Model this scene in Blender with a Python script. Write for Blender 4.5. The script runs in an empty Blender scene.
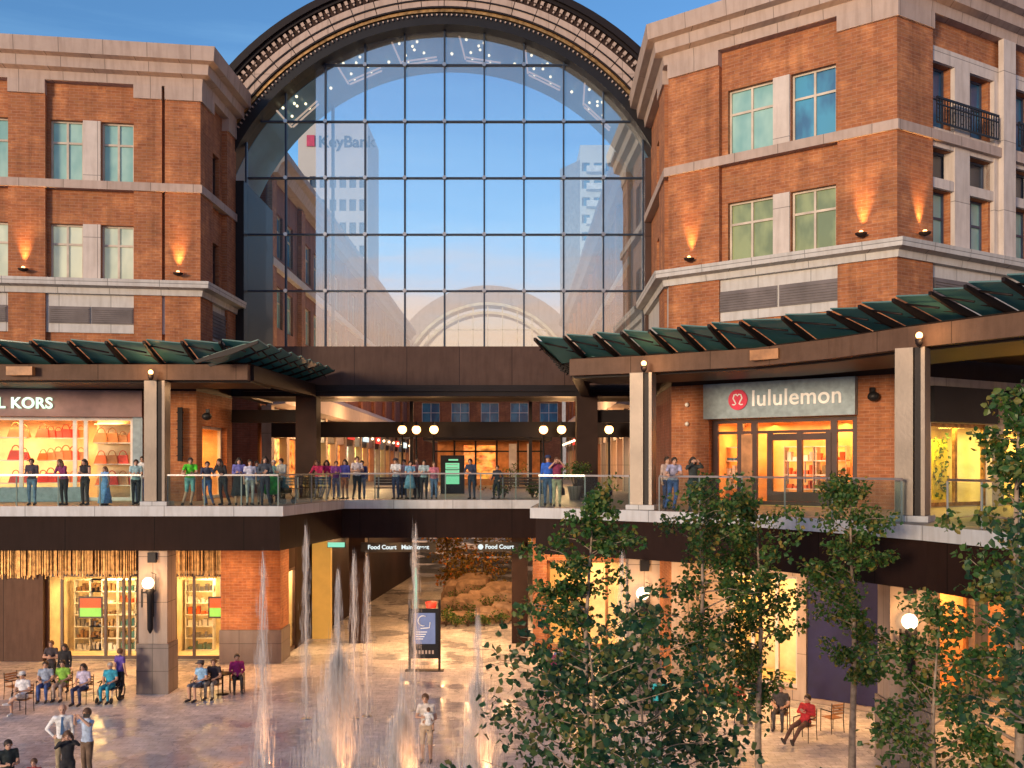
import bpy, bmesh, math, random
from mathutils import Vector, Matrix, noise
random.seed(7)
R = math.radians
scn = bpy.context.scene
COL = scn.collection
CAMZ = 8.0      # eye height over the plaza
ZF = 6.58       # upper walkway floor
PI = math.pi

def W(px, py, Y):
    """a reading aid used while surveying the place: metres from a bearing and a distance"""
    return ((px-512)*Y/1000.0, Y, CAMZ+(465-py)*Y/1000.0)

# ---------------------------------------------------------------- materials
def nodes(name):
    m = bpy.data.materials.new(name); m.use_nodes = True
    nt = m.node_tree; nt.nodes.clear()
    out = nt.nodes.new('ShaderNodeOutputMaterial')
    return m, nt, out
def N(nt, t, **kw):
    n = nt.nodes.new(t)
    for k, v in kw.items():
        if k in n.inputs.keys() if hasattr(n.inputs, 'keys') else False: n.inputs[k].default_value = v
        else: setattr(n, k, v)
    return n
def rgba(c): return (c[0], c[1], c[2], 1)
def coord(nt, scale=(1, 1, 1), kind='UV'):
    tc = nt.nodes.new('ShaderNodeTexCoord'); mp = nt.nodes.new('ShaderNodeMapping')
    mp.inputs['Scale'].default_value = scale
    nt.links.new(tc.outputs[kind], mp.inputs['Vector']); return mp.outputs['Vector']
def mixcol(nt, fac, a, b, mode='MIX'):
    m = nt.nodes.new('ShaderNodeMix'); m.data_type = 'RGBA'; m.blend_type = mode
    for s, v in ((m.inputs[0], fac), (m.inputs[6], a), (m.inputs[7], b)):
        if isinstance(v, bpy.types.NodeSocket): nt.links.new(v, s)
        elif isinstance(v, (int, float)): s.default_value = v
        else: s.default_value = rgba(v)
    return m.outputs[2]
def noi(nt, vec, scale, detail=4, rough=.55):
    n = nt.nodes.new('ShaderNodeTexNoise'); n.inputs['Scale'].default_value = scale
    n.inputs['Detail'].default_value = detail; n.inputs['Roughness'].default_value = rough
    nt.links.new(vec, n.inputs['Vector']); return n.outputs['Fac']
def ramp(nt, fac, stops):
    r = nt.nodes.new('ShaderNodeValToRGB'); e = r.color_ramp.elements
    while len(e) < len(stops): e.new(.5)
    for i, (p, c) in enumerate(stops): e[i].position = p; e[i].color = rgba(c)
    nt.links.new(fac, r.inputs[0]); return r.outputs[0]
def bump(nt, h, strength, dist=.02):
    b = nt.nodes.new('ShaderNodeBump'); b.inputs['Strength'].default_value = strength
    b.inputs['Distance'].default_value = dist; nt.links.new(h, b.inputs['Height']); return b.outputs[0]

def pm(name, c, rough=.6, metal=0., var=.25, sc=1.5, bmp=.15, kind='Object', emit=None, es=0., spec=.5):
    m, nt, out = nodes(name)
    b = nt.nodes.new('ShaderNodeBsdfPrincipled')
    v = coord(nt, kind=kind)
    f = noi(nt, v, sc, 6)
    lo = tuple(max(0, x*(1-var)) for x in c); hi = tuple(min(1, x*(1+var)) for x in c)
    col = ramp(nt, f, [(.3, lo), (.7, hi)])
    nt.links.new(col, b.inputs['Base Color'])
    b.inputs['Roughness'].default_value = rough; b.inputs['Metallic'].default_value = metal
    b.inputs['Specular IOR Level'].default_value = spec
    if bmp:
        nt.links.new(bump(nt, noi(nt, v, sc*12, 3), bmp), b.inputs['Normal'])
    if es:
        b.inputs['Emission Color'].default_value = rgba(emit or c); b.inputs['Emission Strength'].default_value = es
    nt.links.new(b.outputs[0], out.inputs[0]); return m

def brick_mat(name, c1, c2, mortar, bw=.34, bh=.115, big=.5):
    m, nt, out = nodes(name)
    b = nt.nodes.new('ShaderNodeBsdfPrincipled'); v = coord(nt)
    t = nt.nodes.new('ShaderNodeTexBrick')
    t.inputs['Color1'].default_value = rgba(c1); t.inputs['Color2'].default_value = rgba(c2)
    t.inputs['Mortar'].default_value = rgba(mortar)
    t.inputs['Scale'].default_value = 1; t.inputs['Brick Width'].default_value = bw
    t.inputs['Row Height'].default_value = bh; t.inputs['Mortar Size'].default_value = .011
    t.inputs['Mortar Smooth'].default_value = .4; t.inputs['Bias'].default_value = -.1
    nt.links.new(v, t.inputs['Vector'])
    f = noi(nt, v, .9, 10, .72)
    f3 = noi(nt, coord(nt, (1.2, 9, 1)), 2.2, 4)
    col = mixcol(nt, .55, t.outputs['Color'], ramp(nt, f, [(.3, tuple(x*.45 for x in c1)), (.5, c2), (.70, tuple(min(1, x*1.45) for x in c1))]))
    col = mixcol(nt, big, col, ramp(nt, f3, [(.35, (.45, .42, .4)), (.65, (1, 1, 1))]), 'MULTIPLY')
    f4 = noi(nt, coord(nt, (1.6, .12, 1)), 1.4, 6, .6)
    col = mixcol(nt, .55, col, ramp(nt, f4, [(.34, (.50, .47, .45)), (.52, (1, 1, 1)), (.75, (1.12, 1.1, 1.05))]), 'MULTIPLY')
    nt.links.new(col, b.inputs['Base Color']); b.inputs['Roughness'].default_value = .85
    nt.links.new(bump(nt, t.outputs['Fac'], -.35, .015), b.inputs['Normal'])
    nt.links.new(b.outputs[0], out.inputs[0]); return m

def stone_mat(name, c, jw=1.5, jh=.9, rough=.7, var=.16, jc=None):
    m, nt, out = nodes(name)
    b = nt.nodes.new('ShaderNodeBsdfPrincipled'); b.inputs['Specular IOR Level'].default_value = .08 if sum(c) < .4 else .4; v = coord(nt)
    t = nt.nodes.new('ShaderNodeTexBrick'); t.offset = 0.0
    t.inputs['Color1'].default_value = rgba(c); t.inputs['Color2'].default_value = rgba(tuple(x*.9 for x in c))
    t.inputs['Mortar'].default_value = rgba(jc or tuple(x*.4 for x in c))
    t.inputs['Scale'].default_value = 1; t.inputs['Brick Width'].default_value = jw
    t.inputs['Row Height'].default_value = jh; t.inputs['Mortar Size'].default_value = .014
    t.inputs['Mortar Smooth'].default_value = .2
    nt.links.new(v, t.inputs['Vector'])
    f = noi(nt, v, 1.3, 8, .65); f2 = noi(nt, coord(nt, (2.5, .35, 1)), 2, 5)
    col = mixcol(nt, 1., t.outputs['Color'], ramp(nt, f, [(.3, (1-var,)*3), (.7, (1, 1, 1))]), 'MULTIPLY')
    col = mixcol(nt, .5, col, ramp(nt, f2, [(.35, (.72, .69, .66)), (.55, (1, 1, 1))]), 'MULTIPLY')
    nt.links.new(col, b.inputs['Base Color']); b.inputs['Roughness'].default_value = rough
    nt.links.new(bump(nt, noi(nt, v, 25, 3), .12), b.inputs['Normal'])
    nt.links.new(b.outputs[0], out.inputs[0]); return m

def glass_mat(name, tint=(.9, .95, .95), refl=.12, body=None, bodyfac=.0, rough=.02, wav=0.):
    m, nt, out = nodes(name)
    tr = nt.nodes.new('ShaderNodeBsdfTransparent'); tr.inputs[0].default_value = rgba(tint)
    gl = nt.nodes.new('ShaderNodeBsdfGlossy'); gl.inputs['Roughness'].default_value = rough
    gl.inputs[0].default_value = (.95, .97, 1, 1)
    if wav:
        nt.links.new(bump(nt, noi(nt, coord(nt), .5, 2), wav, .05), gl.inputs['Normal'])
    fr = nt.nodes.new('ShaderNodeFresnel'); ge = nt.nodes.new('ShaderNodeNewGeometry'); io = nt.nodes.new('ShaderNodeMapRange'); io.inputs[3].default_value = 1.45; io.inputs[4].default_value = 1/1.45
    nt.links.new(ge.outputs['Backfacing'], io.inputs[0]); nt.links.new(io.outputs[0], fr.inputs[0])
    ma = nt.nodes.new('ShaderNodeMath'); ma.operation = 'ADD'; ma.inputs[1].default_value = refl; ma.use_clamp = True
    nt.links.new(fr.outputs[0], ma.inputs[0])
    base = tr.outputs[0]
    if body and name == 'canopy_glass':
        df = nt.nodes.new('ShaderNodeBsdfDiffuse'); df.inputs[0].default_value = rgba(body); tt = nt.nodes.new('ShaderNodeBsdfTranslucent'); tt.inputs[0].default_value = rgba(body)
        m1 = nt.nodes.new('ShaderNodeMixShader'); nt.links.new(df.outputs[0], m1.inputs[1]); nt.links.new(tt.outputs[0], m1.inputs[2])
        m2 = nt.nodes.new('ShaderNodeMixShader'); m2.inputs[0].default_value = bodyfac; nt.links.new(base, m2.inputs[1]); nt.links.new(m1.outputs[0], m2.inputs[2]); base = m2.outputs[0]; body = None
    if body:
        df = nt.nodes.new('ShaderNodeBsdfTranslucent' if name == 'canopy_glass' else 'ShaderNodeBsdfDiffuse'); df.inputs[0].default_value = rgba(body)
        mb_ = nt.nodes.new('ShaderNodeMixShader'); mb_.inputs[0].default_value = bodyfac
        nt.links.new(base, mb_.inputs[1]); nt.links.new(df.outputs[0], mb_.inputs[2]); base = mb_.outputs[0]
    mx = nt.nodes.new('ShaderNodeMixShader')
    nt.links.new(ma.outputs[0], mx.inputs[0]); nt.links.new(base, mx.inputs[1]); nt.links.new(gl.outputs[0], mx.inputs[2])
    nt.links.new(mx.outputs[0], out.inputs[0]); return m

def pane_mat(name, c1, c2, es=0., ec=None, sc=.6, spec=1.):
    """window pane coloured as blinds, a lit room behind the glass, or a painted sky reflection"""
    m, nt, out = nodes(name); v = coord(nt, (1, .5, 1))
    b = nt.nodes.new('ShaderNodeBsdfPrincipled')
    f = noi(nt, v, sc, 3)
    nt.links.new(ramp(nt, f, [(.4, c1), (.6, c2)]), b.inputs['Base Color'])
    b.inputs['Roughness'].default_value = .5; b.inputs['Coat Weight'].default_value = spec; b.inputs['Coat Roughness'].default_value = .02
    if es:
        b.inputs['Emission Strength'].default_value = es
        nt.links.new(ramp(nt, noi(nt, v, sc*2, 3), [(.3, tuple(x*.5 for x in (ec or c1))), (.7, ec or c2)]), b.inputs['Emission Color'])
    nt.links.new(b.outputs[0], out.inputs[0]); return m

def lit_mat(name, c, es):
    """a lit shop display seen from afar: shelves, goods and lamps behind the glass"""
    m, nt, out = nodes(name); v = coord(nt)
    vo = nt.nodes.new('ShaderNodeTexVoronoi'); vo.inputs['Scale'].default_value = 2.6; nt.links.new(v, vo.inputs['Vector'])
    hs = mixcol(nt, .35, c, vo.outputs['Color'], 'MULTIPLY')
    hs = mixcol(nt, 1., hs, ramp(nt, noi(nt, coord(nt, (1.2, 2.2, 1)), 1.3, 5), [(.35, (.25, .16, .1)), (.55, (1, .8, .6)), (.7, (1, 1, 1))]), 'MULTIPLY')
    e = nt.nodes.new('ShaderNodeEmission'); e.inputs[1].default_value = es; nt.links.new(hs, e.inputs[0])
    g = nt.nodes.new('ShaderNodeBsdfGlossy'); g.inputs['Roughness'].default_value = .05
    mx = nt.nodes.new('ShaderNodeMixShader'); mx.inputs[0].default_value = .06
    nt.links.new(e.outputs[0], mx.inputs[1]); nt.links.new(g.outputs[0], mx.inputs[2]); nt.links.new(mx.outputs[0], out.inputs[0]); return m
def emis(name, c, s):
    m, nt, out = nodes(name); e = nt.nodes.new('ShaderNodeEmission')
    e.inputs[0].default_value = rgba(c); e.inputs[1].default_value = s; nt.links.new(e.outputs[0], out.inputs[0]); return m

M = {}
M['brick'] = brick_mat('orange_brick', (.56, .23, .085), (.34, .11, .045), (.55, .36, .25))
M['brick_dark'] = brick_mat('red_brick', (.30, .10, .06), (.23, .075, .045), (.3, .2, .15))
M['brick_panel'] = brick_mat('brick_spandrel', (.48, .19, .075), (.30, .10, .045), (.5, .33, .23))
M['stone'] = stone_mat('pale_stone', (.70, .61, .55), 5, 2.4)
M['stone_pink'] = stone_mat('cornice_stone', (.52, .40, .34), 1.6, 5)
M['stone_white'] = stone_mat('ledge_stone', (.62, .60, .585), 1.9, 5)
M['granite'] = stone_mat('granite_base', (.22, .18, .17), 1.1, .8, .4)
M['col_stone'] = stone_mat('column_stone', (.40, .32, .27), 2, 1.6)
M['bronze'] = pm('bronze_panel', (.035, .020, .016), .6, 0, .3, .7, .05, 'UV', spec=.12)
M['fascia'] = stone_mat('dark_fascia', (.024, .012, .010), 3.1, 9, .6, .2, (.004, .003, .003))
M['spandrel'] = stone_mat('spandrel_panel', (.10, .062, .052), 2.3, 9, .4, .2, (.03, .02, .02))
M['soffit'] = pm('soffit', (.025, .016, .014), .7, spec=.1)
M['steel_dark'] = pm('dark_steel', (.014, .010, .011), .5, 0, .2, spec=.2)
M['steel'] = pm('steel', (.35, .35, .36), .3, .9, .1)
M['black'] = pm('black_metal', (.012, .012, .015), .45, 0, .2, spec=.25)
M['mull'] = pm('mullion', (.025, .04, .07), .5, .2, .2, spec=.3)
M['alu'] = pm('column_cladding', (.19, .155, .13), .45, .35, .2, .8)
M['beam'] = stone_mat('beam_cladding', (.165, .10, .072), 2.4, 9, .55, .3)
M['slab'] = stone_mat('slab_edge', (.55, .56, .58), 2.4, 9, .5)
M['deck'] = stone_mat('walkway_paving', (.38, .30, .24), .9, .9, .5)
M['canopy_glass'] = glass_mat('canopy_glass', (.16, .34, .36), .04, (.14, .38, .37), .8, .12)
M['rail_glass'] = glass_mat('rail_glass', (.84, .92, .90), -.02)
M['arch_glass'] = glass_mat('front_glass', (.82, .92, .97), -.025)
M['rear_glass'] = glass_mat('rear_glass', (.93, .96, .97), -.03)
M['mirror_glass'] = glass_mat('coated_glass', (.84, .92, .96), .20, (.74, .72, .70), .07, .01, .1)
M['shop_glass'] = glass_mat('shop_glass', (.95, .97, .96), -.02)
M['vault'] = pm('vault_panel', (.09, .27, .44), .4, 0, .15, .6, .02)
M['frame'] = pm('window_frame', (.55, .47, .38), .5)
M['frame_dark'] = pm('dark_frame', (.06, .03, .025), .4)
M['frame_blue'] = pm('blue_frame', (.05, .07, .12), .4)
M['pane_teal'] = pane_mat('pane_teal', (.16, .36, .34), (.30, .50, .44), .05, (.3, .5, .42), .9)
M['pane_blue'] = pane_mat('pane_blue', (.015, .12, .26), (.04, .28, .46), .0, None, 1.1)  # deep blue sky reflection painted into the pane colour
M['pane_green'] = pane_mat('pane_green', (.10, .14, .05), (.22, .26, .10), .06, (.5, .55, .2), 1.2)
M['pane_dark'] = pane_mat('pane_dark', (.01, .015, .03), (.03, .04, .07))
M['pane_pale'] = pane_mat('pane_pale', (.34, .42, .34), (.50, .54, .42), .14, (.6, .62, .4), .8)
M['vent'] = pm('louvre_vent', (.14, .12, .125), .6)
M['white'] = pm('white_paint', (.75, .74, .72), .5)
M['cream'] = pm('cream_plaster', (.75, .62, .42), .7)
M['warmwall'] = pm('warm_wall', (.80, .50, .22), .7)
M['wood'] = pm('warm_wood', (.40, .19, .08), .5, 0, .35, 3)
M['gold'] = pm('gold_metal', (.34, .19, .07), .4, .7, .6, 5)
M['lamp'] = emis('lamp_glow', (1, .46, .15), 3.6)
M['lampw'] = emis('lamp_white', (1, .66, .36), 2.6)
M['star'] = emis('crown_bulb', (1, .72, .42), 1.3)
M['tube'] = emis('crown_tube', (1, .60, .42), .33)
M['neon'] = emis('sign_letters', (.70, 1, .70), .8)
M['letters'] = pm('white_letters', (.85, .85, .83), .4, emit=(1, 1, 1), es=.03)
M['green_sign'] = emis('green_panel', (.30, .85, .45), .42)
M['red_sign'] = emis('red_panel', (1, .08, .05), .5)
M['exit'] = emis('exit_green', (.35, .95, .65), .4)
M['white_glow'] = emis('white_glow', (.9, 1, 1), .45)
M['signgrey'] = pm('grey_sign', (.24, .32, .38), .5, .2, .2, 5, .2)
M['plum'] = pm('plum_sign_band', (.20, .13, .14), .45, .1)
M['pinkred'] = pm('crimson', (.62, .03, .09), .4)
M['grey'] = pm('grey_paint', (.30, .30, .31), .5)
M['skin'] = pm('skin', (.52, .30, .21), .55, 0, .1, 3, 0)
M['skin_d'] = pm('skin_tan', (.36, .19, .12), .55, 0, .1, 3, 0)
M['hair'] = pm('dark_hair', (.03, .018, .012), .6, 0, .3, 20, 0)
M['hair_b'] = pm('brown_hair', (.12, .06, .03), .6, 0, .3, 20, 0)
M['hair_g'] = pm('grey_hair', (.42, .38, .35), .7, 0, .3, 20, 0)
M['orange'] = pm('orange_goods', (.75, .14, .03), .5)
M['redg'] = pm('red_goods', (.62, .04, .03), .5)
M['bluecloth'] = pm('blue_cloth', (.05, .20, .45), .8)
M['rock'] = pm('boulder', (.32, .22, .15), .85, 0, .35, 3, .6)
M['bark'] = pm('aspen_bark', (.30, .22, .16), .8, 0, .5, 6, .4)
M['bark_d'] = pm('dark_bark', (.10, .065, .045), .85, 0, .4, 6, .4)
M['navy'] = pm('navy_panel', (.012, .012, .07), .35)

def leaf_mat(name, a, b_, c):
    m, nt, out = nodes(name)
    g = nt.nodes.new('ShaderNodeNewGeometry')
    col = ramp(nt, g.outputs['Random Per Island'], [(0., a), (.5, b_), (.8, c), (1., (c[0]*2.2, c[1]*1.1, c[2]))])
    p = nt.nodes.new('ShaderNodeBsdfPrincipled'); nt.links.new(col, p.inputs['Base Color']); p.inputs['Roughness'].default_value = .42
    t = nt.nodes.new('ShaderNodeBsdfTranslucent'); nt.links.new(col, t.inputs[0])
    mx = nt.nodes.new('ShaderNodeMixShader'); mx.inputs[0].default_value = .4
    nt.links.new(p.outputs[0], mx.inputs[1]); nt.links.new(t.outputs[0], mx.inputs[2]); nt.links.new(mx.outputs[0], out.inputs[0]); return m
M['leaf'] = leaf_mat('aspen_leaf', (.03, .085, .02), (.055, .15, .03), (.15, .20, .045))
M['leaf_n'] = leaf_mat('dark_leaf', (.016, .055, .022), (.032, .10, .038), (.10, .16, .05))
M['leaf_y'] = leaf_mat('golden_leaf', (.12, .09, .02), (.22, .16, .04), (.35, .2, .05))

def water_mat(nm, op):
    m, nt, out = nodes(nm)
    tr = nt.nodes.new('ShaderNodeBsdfTransparent')
    tl = nt.nodes.new('ShaderNodeBsdfTranslucent'); tl.inputs[0].default_value = (.95, .95, .95, 1)
    df = nt.nodes.new('ShaderNodeBsdfDiffuse'); df.inputs[0].default_value = (.95, .95, .95, 1)
    gl = nt.nodes.new('ShaderNodeBsdfGlossy'); gl.inputs['Roughness'].default_value = .15
    a = nt.nodes.new('ShaderNodeMixShader'); a.inputs[0].default_value = .5
    nt.links.new(tl.outputs[0], a.inputs[1]); nt.links.new(df.outputs[0], a.inputs[2])
    b = nt.nodes.new('ShaderNodeMixShader'); b.inputs[0].default_value = .25
    nt.links.new(a.outputs[0], b.inputs[1]); nt.links.new(gl.outputs[0], b.inputs[2])
    c = nt.nodes.new('ShaderNodeMixShader'); c.inputs[0].default_value = op
    nt.links.new(tr.outputs[0], c.inputs[1]); nt.links.new(b.outputs[0], c.inputs[2])
    nt.links.new(c.outputs[0], out.inputs[0]); return m
M['water'] = water_mat('fountain_water', .42); M['spray'] = water_mat('fountain_spray', .085)

def plaza_mat():
    m, nt, out = nodes('plaza_paving')
    b = nt.nodes.new('ShaderNodeBsdfPrincipled'); v = coord(nt, kind='Object')
    t = nt.nodes.new('ShaderNodeTexBrick'); t.inputs['Scale'].default_value = 1
    t.inputs['Color1'].default_value = (.80, .76, .76, 1); t.inputs['Color2'].default_value = (.68, .66, .68, 1)
    t.inputs['Mortar'].default_value = (.46, .43, .42, 1)
    t.inputs['Brick Width'].default_value = .42; t.inputs['Row Height'].default_value = .26; t.inputs['Mortar Size'].default_value = .010
    nv = nt.nodes.new('ShaderNodeTexNoise'); nv.inputs['Scale'].default_value = 1.1; nt.links.new(v, nv.inputs['Vector'])
    mxv = nt.nodes.new('ShaderNodeVectorMath'); mxv.operation = 'MULTIPLY_ADD'; mxv.inputs[1].default_value = (.25, .25, 0); nt.links.new(nv.outputs['Color'], mxv.inputs[0]); nt.links.new(v, mxv.inputs[2])
    nt.links.new(mxv.outputs[0], t.inputs['Vector'])
    f = noi(nt, v, .35, 6, .6); f2 = noi(nt, v, 2.5, 8, .75)
    col = mixcol(nt, .8, t.outputs['Color'], ramp(nt, f2, [(.3, (.42, .42, .45)), (.5, (.82, .82, .82)), (.66, (1.35, 1.32, 1.3))]), 'MULTIPLY')
    wet = ramp(nt, f, [(.42, (0, 0, 0)), (.58, (1, 1, 1))])
    col = mixcol(nt, wet, mixcol(nt, 1., col, (.66, .70, .78), 'MULTIPLY'), col)
    nt.links.new(col, b.inputs['Base Color'])
    rr = nt.nodes.new('ShaderNodeMapRange'); rr.inputs[3].default_value = .17; rr.inputs[4].default_value = .6
    nt.links.new(wet, rr.inputs[0]); nt.links.new(rr.outputs[0], b.inputs['Roughness'])
    nt.links.new(bump(nt, f2, .3, .006), b.inputs['Normal'])
    nt.links.new(b.outputs[0], out.inputs[0]); return m
M['plaza'] = plaza_mat()

# ---------------------------------------------------------------- mesh helpers
class MB:
    def __init__(s): s.v = []; s.f = []; s.m = []; s.sm = []
    def add(s, vs, fs, mi=0, smooth=False):
        o = len(s.v); s.v += [tuple(p) for p in vs]
        for f in fs: s.f.append(tuple(i+o for i in f)); s.m.append(mi); s.sm.append(smooth)
        return s
    def box(s, x0, x1, y0, y1, z0, z1, mi=0):
        if x0 > x1: x0, x1 = x1, x0
        if y0 > y1: y0, y1 = y1, y0
        if z0 > z1: z0, z1 = z1, z0
        return s.add([(x0,y0,z0),(x1,y0,z0),(x1,y1,z0),(x0,y1,z0),(x0,y0,z1),(x1,y0,z1),(x1,y1,z1),(x0,y1,z1)],
                     [(0,3,2,1),(4,5,6,7),(0,1,5,4),(1,2,6,5),(2,3,7,6),(3,0,4,7)], mi)
    def hexa(s, b4, t4, mi=0):
        return s.add(list(b4)+list(t4), [(0,3,2,1),(4,5,6,7),(0,1,5,4),(1,2,6,5),(2,3,7,6),(3,0,4,7)], mi)
    def prism(s, poly, z0, z1, mi=0, mtop=None):
        n = len(poly)
        a = sum(poly[i][0]*poly[(i+1) % n][1]-poly[(i+1) % n][0]*poly[i][1] for i in range(n))
        if a < 0: poly = poly[::-1]
        vs = [(x, y, z0) for x, y in poly]+[(x, y, z1) for x, y in poly]
        s.add(vs, [tuple(range(n))[::-1]]+[(i, (i+1) % n, n+(i+1) % n, n+i) for i in range(n)], mi)
        s.add([(x, y, z1) for x, y in poly], [tuple(range(n))], mi if mtop is None else mtop); return s
    def tube(s, pts, rad, n=8, mi=0, smooth=True, flat=1., cap=True):
        pts = [Vector(p) for p in pts]
        if isinstance(rad, (int, float)): rad = [rad]*len(pts)
        rings = []; prev = None
        for i, p in enumerate(pts):
            d = (pts[min(i+1, len(pts)-1)]-pts[max(i-1, 0)]).normalized()
            if prev is None:
                ref = Vector((0, 1, 0)) if abs(d.y) < .9 else Vector((1, 0, 0))
            u = d.cross(ref).normalized() if prev is None else (prev-d*prev.dot(d)).normalized()
            v = d.cross(u).normalized(); prev = u
            rings.append([p+(u*math.cos(2*PI*k/n)+v*math.sin(2*PI*k/n)*flat)*rad[i] for k in range(n)])
        vs = [q for r in rings for q in r]; fs = []
        for i in range(len(pts)-1):
            for k in range(n):
                fs.append((i*n+k, i*n+(k+1) % n, (i+1)*n+(k+1) % n, (i+1)*n+k))
        if cap: fs += [tuple(range(n))[::-1], tuple(range((len(pts)-1)*n, len(pts)*n))]
        return s.add(vs, fs, mi, smooth)
    def lathe(s, prof, c=(0, 0, 0), n=16, mi=0, smooth=True):
        vs = []; fs = []
        for r, z in prof:
            for k in range(n): vs.append((c[0]+r*math.cos(2*PI*k/n), c[1]+r*math.sin(2*PI*k/n), c[2]+z))
        for i in range(len(prof)-1):
            for k in range(n): fs.append((i*n+k, i*n+(k+1) % n, (i+1)*n+(k+1) % n, (i+1)*n+k))
        fs += [tuple(range(n))[::-1], tuple(range((len(prof)-1)*n, len(prof)*n))]
        return s.add(vs, fs, mi, smooth)
    def ball(s, c, r, n=10, mi=0, sc=(1, 1, 1)):
        prof = [(max(.001, math.sin(PI*i/6))*r, -math.cos(PI*i/6)*r) for i in range(7)]
        vs = []; fs = []
        for q, z in prof:
            for k in range(n): vs.append((c[0]+q*math.cos(2*PI*k/n)*sc[0], c[1]+q*math.sin(2*PI*k/n)*sc[1], c[2]+z*sc[2]))
        for i in range(6):
            for k in range(n): fs.append((i*n+k, i*n+(k+1) % n, (i+1)*n+(k+1) % n, (i+1)*n+k))
        return s.add(vs, fs, mi, True)
    def sweep(s, prof, pts, mi=0, closed=False):
        """profile of (outward, z) run along a plan polyline with mitred corners"""
        n = len(pts); k = len(prof); vs = []
        for i, p in enumerate(pts):
            p = Vector(p[:2])
            a = Vector(pts[i-1][:2]) if i > 0 else None; b = Vector(pts[i+1][:2]) if i < n-1 else None
            n1 = n2 = None
            if a is not None: d = (p-a).normalized(); n1 = Vector((d.y, -d.x))
            if b is not None: d = (b-p).normalized(); n2 = Vector((d.y, -d.x))
            if n1 is None: nn = n2
            elif n2 is None: nn = n1
            else:
                nn = (n1+n2).normalized(); nn = nn/max(.35, nn.dot(n1))
            for w, z in prof: vs.append((p.x+nn.x*w, p.y+nn.y*w, z))
        fs = []
        for i in range(n-1):
            for j in range(k): fs.append((i*k+j, (i+1)*k+j, (i+1)*k+(j+1) % k, i*k+(j+1) % k))
        fs += [tuple(range(k)), tuple(range((n-1)*k, n*k))[::-1]]
        return s.add(vs, fs, mi)
    def build(s, name, mats, parent=None, loc=None, sharp=False):
        me = bpy.data.meshes.new(name); me.from_pydata(s.v, [], s.f)
        if not isinstance(mats, (list, tuple)): mats = [mats]
        for m in mats: me.materials.append(M[m] if isinstance(m, str) else m)
        me.polygons.foreach_set('material_index', s.m); me.polygons.foreach_set('use_smooth', s.sm)
        uv = me.uv_layers.new(name='UVMap'); data = uv.data
        me.update()
        for p in me.polygons:
            nx, ny, nz = p.normal
            if abs(nz) > .75:
                for li in p.loop_indices:
                    c = me.vertices[me.loops[li].vertex_index].co; data[li].uv = (c.x, c.y)
            else:
                l = math.hypot(nx, ny) or 1; tx, ty = -ny/l, nx/l
                for li in p.loop_indices:
                    c = me.vertices[me.loops[li].vertex_index].co; data[li].uv = (c.x*tx+c.y*ty, c.z)
        return link(name, me, parent, loc)
def link(name, data, parent=None, loc=None):
    o = bpy.data.objects.new(name, data); COL.objects.link(o)
    if parent is not None: o.parent = parent
    if loc is not None: o.location = loc
    return o
def tag(o, label=None, cat=None, group=None, kind=None):
    if label: o['label'] = label
    if cat: o['category'] = cat
    if group: o['group'] = group
    if kind: o['kind'] = kind
    return o
def thing(name, label, cat, loc=(0, 0, 0), rz=0, group=None):
    o = link(name, None, None, loc); o.rotation_euler = (0, 0, rz); return tag(o, label, cat, group)
def copy_tree(o, parent=None):
    c = o.copy(); COL.objects.link(c); c.parent = parent
    for ch in o.children: copy_tree(ch, c)
    return c
def light(name, typ, loc, energy, color=(1, .6, .3), rot=(0, 0, 0), **kw):
    d = bpy.data.lights.new(name, typ); d.energy = energy; d.color = color
    for k, v in kw.items(): setattr(d, k, v)
    o = link(name, d, None, loc); o.rotation_euler = rot; return o
class Fr:
    """wall frame: u along the wall, w outward, z up"""
    def __init__(s, p0, p1):
        s.p = Vector(p0[:2]); d = Vector(p1[:2])-s.p; s.L = d.length; s.d = d.normalized(); s.n = Vector((s.d.y, -s.d.x))
    def P(s, u, w, z): q = s.p+s.d*u+s.n*w; return (q.x, q.y, z)
    def u(s, px):
        """how far along the wall a bearing falls"""
        k = (px-512)/1000.; return (k*s.p.y-s.p.x)/(s.d.x-k*s.d.y)
    def box(s, mb, u0, u1, w0, w1, z0, z1, mi=0):
        q = [s.P(u0, w1, z0), s.P(u1, w1, z0), s.P(u1, w0, z0), s.P(u0, w0, z0)]
        mb.hexa(q, [(a, b, z1) for a, b, _ in q], mi)
    def mat(s, u, w, z):
        return Matrix(((s.d.x, 0, s.n.x, s.P(u, w, z)[0]), (s.d.y, 0, s.n.y, s.P(u, w, z)[1]), (0, 1, 0, z), (0, 0, 0, 1)))
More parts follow.
